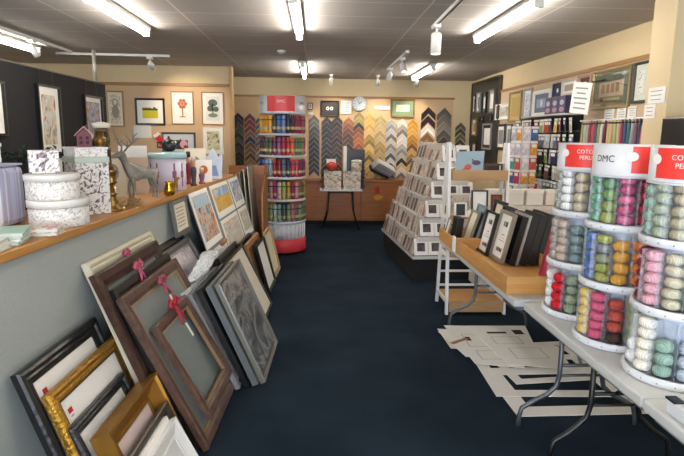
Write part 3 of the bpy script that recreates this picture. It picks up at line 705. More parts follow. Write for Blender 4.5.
def sign(cx, cy, off):
    a = vw(cx, cy) + off
    return red_pair(a), letters(a+.60) + [('DMC', a-.80, .778, .038, 1)] + letters(a+.60+PI)
for (cx, cy), nm, tr, off in ((sA, 'farthest', tA, -.72), (sB, 'middle', tB, .10), (sC, 'nearest', tC, -.82)):
    rd, lt = sign(cx, cy, off); perle_stand(cx, cy, nm, vw(cx, cy), rd, lt, tr, off=.22 if nm == 'middle' else 0)

# ------------------------------------------------------------------ folding tables
def fold_table(label, x0, x1, y0, y1, hinge=None, legs=()):
    cx, cy = (x0+x1)/2, (y0+y1)/2
    t = thing('folding_table', label, 'table', (cx, cy, 0))
    segs = [(y0, y1)] if hinge is None else [(y0, hinge-.003), (hinge+.003, y1)]
    for a, b_ in segs:
        MB().box(x0-cx, x1-cx, a-cy, b_-cy, .70, .740).build('tabletop', table_plastic, t, bev=.008)
        MB().box(x0-cx+.03, x1-cx-.03, a-cy+.03, b_-cy-.03, .675, .70).build('underside_frame', mat('under_grey', '#6c6f70', .6), t)
    for y, m_ in legs:
        yy = y-cy; ix = .12; hw_ = (x1-x0)/2
        for s in (-1, 1):
            MB().tube([(s*ix, yy, .69), (s*ix, yy, .30), (s*(ix+.015), yy, .235), (s*(ix+.06), yy, .19), (s*(hw_-.16), yy, .155), (s*(hw_-.09), yy, .11), (s*(hw_-.075), yy, .05), (s*(hw_-.075), yy, 0.002)], .0135, 10).build('leg', m_, t)
        MB().tube([(-ix, yy, .36), (ix, yy, .36)], .010, 8).tube([(-ix, yy, .30), (ix, yy, .30)], .008, 8).build('crossbar', m_, t)
        MB().tube([(0, yy, .36), (0, yy+(.35 if y < cy else -.35), .68)], .009, 8).build('brace', m_, t)
    return t
fold_table('white folding table carrying the three round thread stands', 1.10, 1.86, .72, 2.70, 1.645, ((2.42, black_paint), (.95, dark_steel)))
fold_table('white folding table carrying the wooden trays of frames, behind the thread stands', 1.065, 1.885, 2.74, 4.50, None, ((4.36, grey_metal), (2.755, grey_metal)))
# leaflet holder at the near corner
t = thing('leaflet_box', 'white box with black corner at the near edge of the table', 'box', (1.31, 1.42, .742))
MB().box(-.19, .16, -.15, .13, 0, .045).build('body', white_plastic, t, bev=.004)
MB().box(-.195, -.16, .09, .135, .046, .052).build('corner', black_paint, t)

# ================================================================== TRAYS OF FRAMES ON SECOND TABLE
def tray(label, x0, x1, y0, y1, z0, h, m=light_wood, name='wooden_tray'):
    cx, cy = (x0+x1)/2, (y0+y1)/2; a, b_ = (x1-x0)/2, (y1-y0)/2; th = .012
    t = thing(name, label, 'tray', (cx, cy, z0))
    MB().box(-a, a, -b_, b_, 0, .008).build('base', m, t)
    MB().box(-a, -a+th, -b_, b_, .008, h).build('side', m, t, bev=.002); MB().box(a-th, a, -b_, b_, .008, h).build('side', m, t, bev=.002)
    MB().box(-a+th, a-th, -b_, -b_+th, .008, h).build('end', m, t, bev=.002); MB().box(-a+th, a-th, b_-th, b_, .008, h).build('end', m, t, bev=.002)
    return t
tr1 = tray('near long wooden tray of frames on the white table', 1.055, 1.50, 2.84, 3.965, TZ, .10)
tr2 = tray('far short wooden tray of small frames on the white table', 1.045, 1.49, 3.985, 4.46, TZ, .10)
tag(MB().box(1.045, 1.053, 3.94, 4.01, TZ, TZ+.115).build('label_card', paper), 'small white label card at the join of the two wooden trays', 'label')
def qshapes():
    s = []
    for x in (.38, .52, .62): s.append((rect(x-.05, x+.04, .72, .84), ink))
    s += [(rect(.38, .62, .52, .535), ink), (rect(.25, .75, .38, .395), ink_pale), (rect(.34, .66, .45, .46), ink_pale)]
    for x in (.3, .42, .54, .66): s.append((rect(x-.04, x+.05, .13, .22), ink))
    return s
zf = TZ+.012
R_ = -R90   # facing -x
def tf(label, yc, xf, w_, h, lean, fm, board=paper, shp=None, d=.025, mw=.016, am=None, bd=.02, kind='flat'):
    # place so that the body leans back towards +x
    return frame('desk_frame', label, 'frame', w_, h, mw, fm, (xf + d, yc, zf), R_, lean, kind, d, board, bd, am, shp, group='frames in the wooden trays')
taupe = mat('taupe_frame', '#8d8270', .4)
tf('white worded print in black frame, left of the two tall prints in tray', 3.985-.13, 1.215, .235, .315, .22, black_satin, paper, qshapes())
tf('white worded print in taupe frame, front of the long stack of frames', 3.63, 1.245, .27, .345, .22, taupe, paper, qshapes(), mw=.022)
x_ = 1.29
for i, (fm, nm, dd, hh) in enumerate([(black_satin, 'black frame directly behind the taupe worded print', .035, .335), (mat('silver_edge', '#a7a7a4', .35, .5), 'thin silver-edged frame standing between black frames', .018, .345),
                              (black_paint, 'thick black frame behind the silver-edged one in tray', .05, .34), (black_satin, 'thick black frame, fourth behind the worded print', .05, .345), (black_paint, 'last thick black frame at the back of the tray stack', .04, .35)]):
    tf(nm, 3.58, x_, .27, hh, .22, fm, black_matte, d=dd); x_ += dd+.004
frame('desk_frame', 'flat dark red backing board behind the black frames near the thread stand', 'frame', .22, .33, .012, mat('raspberry', '#9a2c44', .5), (1.40, 3.10, zf), R_, .20, 'flat', .012, mat('raspberry2', '#a8324c', .5))
tf('small black frame standing in the far wooden tray', 4.30, 1.12, .15, .20, .1, black_satin, cream_paper, mw=.02, d=.05)
tf('small white certificate leaning at the front of far tray', 4.40, 1.075, .10, .18, .25, taupe, paper, mw=.008, d=.012)
tf('black frame lying back behind the small ones in far tray', 4.12, 1.25, .22, .26, .3, black_satin, mat('dull_silver', '#8c8f93'), d=.03)
tf('cream matted frame behind the small black frame in far tray', 4.30, 1.22, .2, .26, .3, taupe, cream_paper, d=.02)
tf('frame with teal-grey photograph in the far tray', 4.34, 1.30, .22, .30, .2, mat('blue_grey_frame', '#7c8a96', .5), mat('blue_grey_photo', '#8ea0ae'), d=.02)
tf('black frame with beige opening at back of far tray', 4.14, 1.36, .25, .36, .22, black_satin, cream_paper, d=.03, mw=.028)
tf('dark grey frame lying against the tray back, nearer the aisle end', 3.88, 1.33, .22, .35, .25, mat('dk_slate', '#34383c', .5), mat('slate_b', '#42474b'), d=.03)

# ================================================================== WHITE LADDER SHELF
t = thing('ladder_shelf', 'white ladder shelf with wooden trays behind the folding table', 'shelf unit', (1.46, 4.86, 0))
for s in (-1, 1):
    MB().hexa([(s*.265-.012, -.20, 0), (s*.265+.012, -.20, 0), (s*.265+.012, -.165, 0), (s*.265-.012, -.165, 0),
               (s*.265-.012, -.05, 1.55), (s*.265+.012, -.05, 1.55), (s*.265+.012, -.015, 1.55), (s*.265-.012, -.015, 1.55)]).build('front_post', white_paint, t)
    MB().hexa([(s*.265-.012, .20, 0), (s*.265+.012, .20, 0), (s*.265+.012, .235, 0), (s*.265-.012, .235, 0),
               (s*.265-.012, .02, 1.55), (s*.265+.012, .02, 1.55), (s*.265+.012, .055, 1.55), (s*.265-.012, .055, 1.55)]).build('back_post', white_paint, t)
    for z, w0, w1 in ((.10, -.17, .21), (.52, -.13, .16), (.86, -.10, .12)):
        MB().box(s*.265-.009, s*.265+.009, w0, w1, z, z+.03).build('side_rail', white_paint, t)
MB().box(-.25, .25, -.20, .24, .105, .118).build('lower_shelf', light_wood, t)
MB().box(-.25, .25, -.212, -.20, .03, .135).build('shelf_front', shelf_wood, t)
MB().box(-.25, .25, -.165, .165, .53, .545).build('middle_shelf', light_wood, t)
MB().box(-.25, .25, -.15, .14, .875, .89).build('upper_shelf', light_wood, t)
MB().box(-.25, .25, -.115, .10, 1.215, 1.231).build('top_shelf', shelf_wood, t)
for z in (.16, .30, .42): MB().box(-.25, .25, .20, .215, z, z+.02).build('back_bar', white_paint, t)
tray('wooden tray on top of the white ladder shelf', 1.213, 1.707, 4.73, 4.95, 1.232, .078, shelf_wood)
t = thing('greeting_card', 'blue-grey card with a red bird and dark bird, on ladder top tray', 'card', (1.35, 4.76, 1.245), 0, lean=.12)
MB().prism([(-.12, 0), (.13, .0), (.15, .235), (-.10, .225)], -.006, 0).build('board', mat('sky_grey_card', '#8fa3ae', .6), t)
MB().prism(disc(-.0, .09, .032, .026), -.0085, -.006).prism([(-.06, .06), (-.02, .07), (-.02, .09)], -.0085, -.006).build('red_bird', mat('robin', '#b4553f', .6), t)
MB().prism(disc(.075, .13, .04, .022), -.0085, -.006).prism([(.03, .15), (.06, .14), (.04, .165)], -.0085, -.006).build('dark_bird', mat('dark_bird', '#4e4450', .6), t)
frame('desk_frame', 'dark brown shadow box beside the bird card on the ladder shelf', 'frame', .17, .12, .018, dark_brown, (1.585, 4.80, 1.245), 0, .1, 'flat', .03, mat('brown_int', '#3a2019'))
frame('desk_frame', 'pale frame with leaf print at right end of ladder top tray', 'frame', .06, .13, .008, paper, (1.675, 4.80, 1.245), 0, .1, 'flat', .02, mat('leafgreen', '#9aa88c'))
for x, y, w_, h, fm, bd, lab in [(1.29, 4.72, .11, .13, paper, ink, 'small white frame with dark picture at left of upper ladder shelf'), (1.30, 4.84, .22, .2, cream_paper, art('tan_print', ['#a89684', '#c9baa6', '#8a7868'], 12), 'tan mounted print behind the little white frame on ladder shelf'),
                      (1.46, 4.72, .15, .24, black_satin, paper, 'black frame with white centre in middle of upper ladder shelf'),
                      (1.62, 4.74, .10, .20, mat('dk_red_brown', '#5a2f20'), mat('rustp', '#8a4a2c'), 'small red-brown framed picture at right of upper ladder shelf')]:
    frame('desk_frame', lab, 'frame', w_, h, .014, fm, (x, y, .893), 0, .12, 'flat', .02, bd, group='frames on the ladder shelf')
tag(MB().lathe([(.025, 0), (.028, .01), (.028, .05), (.01, .06), (.01, .075), (0, .076)], 18, (1.37, 4.71, .893)).build('candle', mat('wax', '#e8e2d2', .5)), 'small white candle on the ladder shelf', 'candle')
boxed('storage_box', 'grey-blue box on the middle shelf of the white ladder shelf', 'box', 1.26, 1.6, 4.76, 4.98, .548, .72, mat('greyblue', '#6d7782', .6))

# ------------------------------------------------------------------ row of white card boxes behind
wb = None
for i in range(5):
    if wb is None:
        wb = thing('card_box', '', 'box'); MB().box(-.085, .085, -.05, .05, 0, .15).build('body', mat('warm_white', '#dcd6c8', .6), wb, bev=.003); MB().box(-.088, .088, -.053, .053, .12, .155).build('lid', mat('warm_white2', '#e3ddd0', .6), wb, bev=.003); o = wb
    else: o = copy_tree(wb)
    o.location = (1.50+.1*0+.135*i*1.0, 4.62+.0*i if i > 99 else 4.6+.02*i, .98); o.location = (1.80+.20*i-.0, 5.35-.10*i*0, .93)
    tag(o, 'cream white card box, %s from the ladder shelf in the row behind the frames' % ORD[i], 'box', 'cream card boxes in a row')
t = thing('low_cabinet', 'pale low cabinet carrying the row of cream card boxes', 'cabinet', (2.2, 5.38, 0))
MB().box(-.52, .6, -.12, .3, .05, .925).build('body', mat('cab_white', '#c9c3b6', .6), t, bev=.004)
for i in range(3): MB().box(-.515+.372*i, -.155+.372*i, -.135, -.12, .07, .9).build('door', mat('cab_white2', '#cfc9bc', .6), t, bev=.003)
MB().box(-.5, .58, -.1, .28, 0, .05).build('plinth', black_matte, t)

# ================================================================== CARD RACK (pyramid)
RA = math.atan2(.125, 1.85)
rack = thing('card_rack', 'white stepped card rack on black plinth in the aisle', 'card rack', (1.075, 5.80, 0), RA)
RW, RL = .95, 1.86
MB().box(.03, RW-.03, .03, RL-.03, 0, .25).build('plinth', black_matte, rack, bev=.004)
MB().box(0, RW, 0, RL, .25, .285).build('base_ledge', mat('rack_grey', '#b9bcbc', .4), rack, bev=.004)
rw = mat('rack_white', '#c2bfba', .4)
NT = 6; DZ = .205; DX = .074; DY = .06
for k in range(NT):
    z = .285 + k*DZ; x0, y0 = k*DX, k*DY
    MB().box(x0+.05, RW-x0-.05, y0+.05, RL-y0-.05, z, z+DZ).build('tier', rw, rack)
    m = MB()
    for (a, b_, c_, d_) in ((x0+.004, x0+.008, y0+.004, RL-y0-.004), (RW-x0-.008, RW-x0-.004, y0+.004, RL-y0-.004), (x0+.004, RW-x0-.004, y0+.004, y0+.008)):
        m.box(a, b_, c_, d_, z, z+.014)
    m.build('rail', clear('rack_acrylic', '#f4f6f8', .2, .1), rack)
_n = card_print.node_tree; _b = _n.nodes['Principled BSDF']; _src = _b.inputs['Base Color'].links[0].from_socket
_oi = _n.nodes.new('ShaderNodeObjectInfo'); _mx = _n.nodes.new('ShaderNodeMix'); _mx.data_type = 'RGBA'; _mx.blend_type = 'OVERLAY'; _mx.inputs[0].default_value = .85
_n.links.new(_src, _mx.inputs[6]); _n.links.new(_oi.outputs['Color'], _mx.inputs[7]); _n.links.new(_mx.outputs[2], _b.inputs['Base Color'])
ccols = ['#e8e2da', '#5a4a44', '#a8928a', '#d8d4cc', '#7c706c', '#f0ece6', '#b8a0a0', '#4c4648', '#c9bca8', '#8a8f96']
def cardm():
    m = MB(); m.box(-.064, .064, -.003, 0, 0, .212, 0); m.quad((-.057, -.0036, .006), (.057, -.0036, .006), (.057, -.0036, .195), (-.057, -.0036, .195), 1)
    m.quad((-.04, -.0036, .199), (.04, -.0036, .199), (.04, -.0036, .206), (-.04, -.0036, .206), 2); return m
card = cardm().build('greeting_card', [mat('card_stock', '#dcd8d0', .45), card_print, ink_pale])
card2m = MB(); card2m.box(-.078, .078, -.004, 0, 0, .19, 0); card2m.quad((-.045, -.0046, .045), (.045, -.0046, .045), (.045, -.0046, .14), (-.045, -.0046, .14), 1)
card2 = card2m.build('greeting_card', [mat('card_stock_w', '#e3e1dc', .45), art('dark_card_print', ['#1c1a1e', '#40363a', '#5c4c4c', '#28262c'], 22, rnd=True)])
RM = Matrix.Translation((1.075, 5.80, 0)) @ Matrix.Rotation(RA, 4, 'Z')
cu = {0: False, 1: False}
rown = ['bottom', 'second lowest', 'third lowest', 'third highest', 'second highest', 'top']
def rack_card(src, idx, lx, ly, z, rz, label, lean=.28):
    if not cu[idx]: o = src; cu[idx] = True
    else: o = src.copy(); C.objects.link(o)
    p = RM @ Vector((lx, ly, z)); o.location = p; o.rotation_euler = (-lean, 0, rz + RA)
    tag(o, label, 'greeting card', 'greeting cards on the stepped rack'); return o
for k in range(NT):
    z = .29 + k*DZ; x0, y0 = k*DX, k*DY; n = int((RL-2*y0-.06)/.136); st = (RL-2*y0-.06)/n
    for i in range(n):
        c = rack_card(card, 0, x0+.012, y0+.03+st*(i+.5), z+.003, -R90, 'patterned greeting card, %s from the near end, %s row of rack aisle side' % (ORD[i], rown[k]))
        s = random.uniform(.92, 1.1); c.scale = (random.uniform(.8, 1.02), 1, s); c.color = lin(random.choice(ccols)); c.rotation_euler[0] += random.uniform(-.05, .08)
    for i in range(3 if k < 5 else 2):
        rack_card(card2, 1, x0+.10+.165*i, y0+.012, z+.003, 0, 'white card with dark centre, %s from aisle, %s row on the rack near end' % (ORD[i], rown[k]))

# ================================================================== RIGHT WALL
XR = 2.853
def rpic(label, y0, y1, z0, z1, fm, mw=.02, board=paper, bd=.03, am=None, shp=None, kind='bevel', gl=False, inner=None, x=XR, d=.03):
    frame('framed_picture', label, 'picture', y1-y0, z1-z0, mw, fm, (x, (y0+y1)/2, z0), R_, 0, kind, d, board, bd, am, shp, gl=gl, inner=inner)
olive = mat('olive_mat', '#5b6350', .7)
rpic('large olive matted tapestry picture in dull gold frame on right wall', 4.90, 5.58, 1.885, 2.265, mat('dull_gold', '#8f7e58', .4, .4), .035, olive, .085, mat('embroid', '#b9a58c', .8),
     [(rect(.22+.14*i, .32+.14*i, .38, .66), mat('embroid_brown', '#8a6a52', .8)) for i in range(4)] + [(rect(.30, .78, .14, .22), mat('gold_lbl', '#a8986a')), (rect(.20, .28, .12, .24), black_matte)], gl=True)
rpic('tall dark framed drawing right beside the cream pillar', 4.62, 4.86, 1.91, 2.265, mat('dark_olive', '#35382f', .4), .025, mat('pale_sage', '#cdd3c8'), .05, art('line_print', ['#9aa098', '#dfe0d8', '#c9ccc4'], 18))
rpic('narrow brown picture with pale round medallion under the wood trim', 5.62, 5.91, 1.99, 2.265, mat('pink_brown', '#a8897a', .5), .035, mat('brown_mat', '#6b4038', .7), .04, None, [(disc(.5, .55, .3, .25), cream_paper), (disc(.5, .55, .2, .17), mat('medal', '#c9a088'))])
rpic('pale framed sampler picture with rows of text beside the medallion picture', 5.93, 6.29, 2.075, 2.245, mat('pale_grey_fr', '#c9c2b6', .5), .02, paper, .03, mat('sampler', '#b8a698', .8))
rpic('small navy framed picture with white motif', 6.31, 6.53, 2.065, 2.235, mat('navy_fr', '#1e2a44', .5), .02, mat('navy_board', '#26365c', .7), .0, None, [(disc(.5, .5, .14, .2), paper)])
rpic('white framed blue picture above the thread packets', 6.60, 7.12, 1.87, 2.19, paper, .045, mat('blue_grey_m', '#66708a', .7), .06, mat('pale_blue_art', '#93a6c0', .7), [(disc(.5, .5, .07, .2), mat('white_fig', '#d8dde6'))])
rpic('tall narrow silver framed pale blue picture on right wall', 7.18, 7.46, 1.78, 2.25, mat('silver_fr', '#a3a3a0', .4, .3), .03, paper, .03, art('blue_grey_print', ['#7c8fae', '#b8c4d4', '#d8dce2', '#9aa6b8'], 12))
rpic('tall yellow-ochre sampler picture on the right wall', 7.53, 8.01, 1.815, 2.245, mat('ochre_fr', '#9c8858', .4), .03, mat('ochre_mat', '#c4ae74', .8), .05, mat('ochre_art', '#b59a5c', .8))
rpic('white framed greyish animal print projecting beside the black panel', 8.0, 8.60, 1.865, 2.105, paper, .02, paper, .03, art('sheep_print', ['#8c907c', '#b8b4a8', '#d8d4cc', '#6e6a64'], 12))
rpic('black framed white print below the animal print, left one', 8.12, 8.50, 1.41, 1.80, black_satin, .04, paper, .05, ink_pale)
rpic('black edged pale print below the animal print, right one', 7.84, 8.09, 1.44, 1.79, mat('charfr', '#4a4a4a', .5), .02, paper, .05, ink_pale)
# black display panel with frames at far end
t = thing('frame_display', 'black display board hung with frames at the far right corner', 'display panel', (2.868, 9.2, 1.0))
MB().box(-.03, 0, -.72, .76, 0, 1.52).build('board', black_satin, t)
MB().box(-.045, 0, -.76, -.72, -.02, 1.54).box(-.045, 0, .76, .79, -.02, 1.54).box(-.045, 0, -.72, .76, 1.52, 1.55).build('border', mat('panel_border', '#4a3b30', .5), t)
xp = 2.836
for lab, yc, w_, z0, h, fm, bd, am in [
  ('tall white matted print at top of black panel, leftmost', 9.78, .20, 2.02, .32, black_paint, paper, ink_pale), ('white matted print in the black panel top row, second from left', 9.52, .22, 2.02, .34, mat('silver_fr', '#a3a3a0'), paper, ink_pale),
  ('small dark framed print in top row middle of black panel', 9.18, .24, 2.0, .34, black_paint, mat('bluegrey_b', '#5a6472'), paper), ('pale matted print at top right of black panel', 8.80, .30, 1.98, .38, mat('gr_fr', '#6e6a62'), mat('greyish', '#9a9c9c'), paper),
  ('bronze framed print low on the left of black panel', 9.70, .28, 1.62, .30, mat('bronze_fr', '#8c7252'), cream_paper, mat('tanx', '#a8906c')), ('silver framed figure print at lower middle of black panel', 8.95, .46, 1.40, .42, mat('silver_fr', '#a3a3a0'), mat('dk', '#2e2c2c'), paper),
  ('small dark frame with pale centre between the rows of black panel', 8.82, .18, 1.86, .09, black_paint, ink, paper), ('dark framed little print under the bronze frame on black panel', 9.66, .30, 1.20, .34, dark_brown, mat('dk_ol', '#5b5646'), cream_paper),
  ('small dark square frame in centre of black panel', 9.28, .22, 1.84, .12, black_paint, mat('plumx', '#3a2a34'), mat('pinkx', '#b09aa0'))]:
    frame('framed_picture', lab, 'picture', w_, h, .025, fm, (xp, yc, z0), R_, 0, 'flat', .025, bd, .05 if w_ > .19 else .02, am, group='frames on the black display panel')
# packet wall
t = thing('packet_display', 'black hook panel crowded with hanging thread packets on right wall', 'display panel', (2.85, 6.55, .75))
MB().box(-.03, 0, -.80, .90, 0, 1.10).build('board', black_matte, t)
m = MB()
for z in (.02, .20, .38, .56, .74, .92, 1.09): m.box(-.05, -.03, -.80, .90, z, z+.012)
m.build('rail', grey_metal, t)
pk = MB().box(-.045, .045, -.008, 0, 0, .135, 0).box(-.045, .045, -.01, 0, .135, .16, 1)
pk.box(-.03, .03, -.011, -.008, .09, .125, 1)
pk = pk.build('thread_packet', [packet_col, paper]); pu = False
pcs = ['#3a3438', '#8a3a44', '#5a6650', '#b03a4a', '#5b7a4a', '#7a6aa0', '#c9b8b0', '#9ab070', '#a02c58', '#5c7a9a', '#d8d0d4', '#b04a2a', '#4a3a6a', '#d9b85a', '#3f6a5a', '#c24050', '#d8c8e0', '#304a30', '#e0dcd8']
rn = ['top', 'second', 'third', 'fourth', 'fifth', 'bottom']
for r_ in range(6):
    for i in range(14):
        if not pu: o = pk; pu = True
        else: o = pk.copy(); C.objects.link(o)
        o.location = (2.85-.075-random.uniform(0, .04), 5.84+i*.115+random.uniform(-.01, .01), 1.66-r_*.18); o.rotation_euler = (random.uniform(-.1, .1), 0, R_ + random.uniform(-.3, .3))
        o.color = lin(random.choice(pcs))
        tag(o, 'hanging thread packet, %s from near end in the %s row of black hook panel' % (ORD[i], rn[r_]), 'thread packet', 'hanging packets on the hook panel')
# purple boxes on top of it
sh = thing('wall_shelf', 'white shelf above the thread packets', 'shelf', (2.85, 6.5, 1.853)); MB().box(-.16, 0, -.62, .62, 0, .015).build('board', white_paint, sh)
for y in (-.5, .5): MB().prism([(-.14, 0), (0, 0), (0, -.0), (-.0, -.004)], y-.01, y+.01).build('bracket', white_paint, sh)
pb = None; pcol = mat('box_navy', '#3c3a5c', .4)
for i, y in enumerate((5.99, 6.17, 6.35)):
    if pb is None:
        pb = thing('boxed_kit', '', 'box'); MB().box(-.085, .085, -.04, .04, 0, .19).build('body', pcol, pb, bev=.003)
        MB().prism(disc(0, .12, .05, .03), -.0415, -.04).build('logo', mat('logo_pale', '#b9b6d0', .5), pb); MB().prism(disc(0, .045, .06, .028), -.0415, -.04).build('flower_print', mat('logo_pink', '#b08aa0', .5), pb); o = pb
    else: o = copy_tree(pb)
    put(o, (2.75, y, 1.869), R_); tag(o, 'navy boxed craft kit with pale logo, %s from the near end on shelf' % ORD[i], 'box', 'navy craft kit boxes')
notice('slanted white sign sheet hanging in front of the navy kit boxes', .26, .30, (2.60, 5.36, 1.84), R_, 5).rotation_euler = (0, .12, R_+.25)
tag(MB().tube([(2.60, 5.36, 2.12), (2.85, 5.36, 2.17)], .006, 6).build('sign_arm', black_paint), 'thin black arm holding the slanted white sign', 'bracket')
# notices near skein rail
notice('white paper notice below the olive picture, left one', .18, .12, (2.85, 5.235, 1.77), R_, 4)
notice('white paper notice below the olive picture, middle one', .15, .11, (2.85, 5.02, 1.78), R_, 4)
notice('white paper notice below the olive picture, right one', .13, .10, (2.85, 4.85, 1.79), R_, 4)
notice('larger white notice taped on the cream pillar', .19, .11, (2.398, 3.80, 1.85), R_, 3)
notice('smaller white notice under the larger one on the pillar', .13, .10, (2.398, 3.86, 1.745), R_, 3)
# skein rail
t = thing('skein_rail', 'white wall rail on which long thread skeins hang beside the pillar', 'rail', (2.66, 4.7, 1.77))
MB().tube([(0, -.70, 0), (0, .72, 0)], .008, 8).build('rod', white_paint, t)
for y in (-.65, 0, .7): MB().tube([(0, y, 0), (.19, y, .0)], .007, 8).build('bracket', white_paint, t)
hk = MB(); hk.tube([(0, 0, .012), (0, 0, -.01), (.0, .004, -.08), (0, 0, -.20), (0, -.002, -.27), (0, 0, -.29)], [.006, .014, .02, .022, .018, .008], 8)
hk.tube([(0, 0, -.02), (0, 0, -.035)], [.017, .018], 8, 1)
hk = hk.build('thread_skein', [skein_mat, black_paint]); hu = False
hc = ['#8a8a60', '#b0a890', '#9a9a94', '#8a2f3a', '#b04050', '#3a5a50', '#8a8a7a', '#d0c8b0', '#5a2a3a', '#b8a078', '#c0a070', '#a8b080', '#c8b490', '#903050', '#34507a', '#3c6a6a', '#9aa0a8', '#7a5070', '#28405a', '#c07080', '#3a4a3a', '#b89878', '#c2a888', '#a08060', '#b09070']
for i in range(25):
    if not hu: o = hk; hu = True
    else: o = hk.copy(); C.objects.link(o)
    y = 5.36 - i*.054; o.location = (2.66, y, 1.765); o.color = lin(hc[i]); o.rotation_euler = (random.uniform(-.05, .05), 0, random.random()*3); o.scale = (.8, .8, random.uniform(.88, 1.05))
    tag(o, 'hanging long thread skein, %s from the far end of the wall rail' % ORD[i], 'thread skein', 'hanging skeins beside the pillar')
# dark unit on the pillar front
t = thing('display_cabinet', 'black display cabinet standing before the cream pillar at right edge', 'cabinet', (2.72, 3.45, 0))
MB().box(-.36, .14, -.2, .2, 0, 1.74).build('body', black_satin, t, bev=.006)
MB().box(-.34, .12, -.215, -.2, .1, 1.70).build('door', black_paint, t, bev=.004)
# packet spinner between ladder and packet wall
t = thing('packet_spinner', 'white four-sided spinner of small colourful packets by the right wall', 'display stand', (2.42, 6.25, 0), .25)
MB().tube([(0, 0, 0.02), (0, 0, 1.72)], .02, 10).build('pole', white_paint, t)
MB().lathe([(.2, 0), (.2, .02), (.03, .04)], 24).build('base', white_paint, t)
MB().box(-.10, .10, -.10, .10, .70, 1.70).build('panel', white_plastic, t)
SM = Matrix.Translation((2.42, 6.25, 0)) @ Matrix.Rotation(.25, 4, 'Z')
for r_ in range(6):
    for i in range(4):
        o = pk.copy(); C.objects.link(o)
        if i < 2: lp_, rz = Vector((-.052+.104*i, -.108, .74+r_*.165)), .25
        else: lp_, rz = Vector((-.108, -.052+.104*(i-2), .74+r_*.165)), .25 - R90
        o.location = SM @ lp_; o.rotation_euler = (0, 0, rz); o.color = lin(random.choice(['#c05a4a', '#4a6a9a', '#d8d0d8', '#b8405a', '#e0a050', '#c8c4d0', '#5a9a9a', '#a890b0']))
        tag(o, 'small colourful packet on white spinner, %s, %s row from bottom' % (['camera-side left', 'camera-side right', 'aisle-side near', 'aisle-side far'][i].replace('camera-side', 'front'), ORD[r_]), 'thread packet', 'packets on the white spinner')

# ================================================================== MATS ON THE FLOOR
board_w = mat('mat_white', '#e6e4df', .75, noise=.03, scale=30); core_c = mat('mat_cream', '#dbd7ce', .75)
def floor_mat(label, w_, h, bw_, loc, rz, z, m=board_w, openings=None, lines=0):
    mb = MB()
    if openings is None:
        mb.X = Matrix.Rotation(-R90, 4, 'X'); mb.ring(w_, h, [(0, 0), (0, .003), (bw_, .003), (bw_, 0)])
    else: mb.box(-w_/2, w_/2, 0, h, 0, .003)
    if lines:
        for a in openings or []:
            x0, x1, y0, y1 = a
            for (p, q, r2, s2) in ((x0, x1, y0, y0+.004), (x0, x1, y1-.004, y1), (x0, x0+.004, y0, y1), (x1-.004, x1, y0, y1)): mb.quad((p, r2, .0034), (q, r2, .0034), (q, s2, .0034), (p, s2, .0034), 1)
    o = mb.build('mat_board', [m, ink]); o.location = (loc[0], loc[1], z); o.rotation_euler = (0, 0, rz)
    return tag(o, label, 'mat board', 'mat boards on the floor')
# ring() builds forward = -y ; rotated so it lies on the floor
def ring_mat(label, x0, x1, y0, y1, bw_, rz, z, m=board_w):
    cx, cy = (x0+x1)/2, (y0+y1)/2; w_, h = x1-x0, y1-y0; mb = MB()
    mb.box(-w_/2, w_/2, -h/2, -h/2+bw_, 0, .003).box(-w_/2, w_/2, h/2-bw_, h/2, 0, .003).box(-w_/2, -w_/2+bw_, -h/2+bw_, h/2-bw_, 0, .003).box(w_/2-bw_, w_/2, -h/2+bw_, h/2-bw_, 0, .003)
    o = mb.build('mat_board', m); o.location = (cx, cy, z); o.rotation_euler = (0, 0, rz); return tag(o, label, 'mat board', 'mat boards on the floor')
ring_mat('largest cut-out mat frame on the carpet under the thread table', 1.17, 2.02, 2.86, 3.52, .11, .02, .001)
ring_mat('second cut-out mat frame overlapping the largest one', 1.14, 1.95, 3.08, 3.74, .085, -.03, .0045)
ring_mat('third cut-out mat frame partly under the solid sheets', 1.28, 1.98, 3.28, 3.95, .07, .10, .008)
def sheet(label, pts, z, m=board_w, ops=()):
    mb = MB(); n = len(pts)
    vs = [(x, y, z) for x, y in pts] + [(x, y, z+.003) for x, y in pts]
    mb.add(vs, [tuple(range(n-1, -1, -1)), tuple(range(n, 2*n))] + [(i, (i+1) % n, (i+1) % n+n, i+n) for i in range(n)])
    for (x0, x1, y0, y1, filled) in ops:
        zz = z+.0036
        if filled: mb.quad((x0, y0, zz), (x1, y0, zz), (x1, y1, zz), (x0, y1, zz), 1)
        else:
            for (p, q, r2, s2) in ((x0, x1, y0, y0+.005), (x0, x1, y1-.005, y1), (x0, x0+.005, y0, y1), (x1-.005, x1, y0, y1)): mb.quad((p, r2, zz), (q, r2, zz), (q, s2, zz), (p, s2, zz), 2)
    return tag(mb.build('mat_board', [m, black_matte, ink_pale]), label, 'mat board', 'mat boards on the floor')
sheet('white mat sheet at the far left of the floor pile, corner sticking out', [(1.02, 4.27), (1.03, 3.85), (1.30, 3.80), (1.42, 4.20)], .0115, core_c)
sheet('cream mat offcut poking out at the aisle edge of pile', [(1.01, 4.20), (1.10, 3.68), (1.30, 3.70), (1.2, 4.3)], .015, board_w)
sheet('long white mat sheet with small dark openings at top of pile', [(1.09, 4.33), (1.13, 3.55), (1.46, 3.47), (1.50, 4.30)], .0185, board_w, [(1.19, 1.23, 3.98, 4.06, 1), (1.18, 1.36, 3.86, 4.12, 0), (1.2, 1.4, 3.62, 3.78, 0)])
sheet('wide white mat sheet with dark openings under the table edge', [(1.28, 4.31), (1.36, 3.52), (1.78, 3.44), (1.86, 3.85), (1.70, 3.93), (1.78, 4.30)], .022, board_w, [(1.40, 1.56, 4.12, 4.16, 1), (1.62, 1.70, 4.10, 4.20, 1), (1.46, 1.70, 3.62, 3.82, 0), (1.40, 1.62, 3.9, 4.05, 0)])
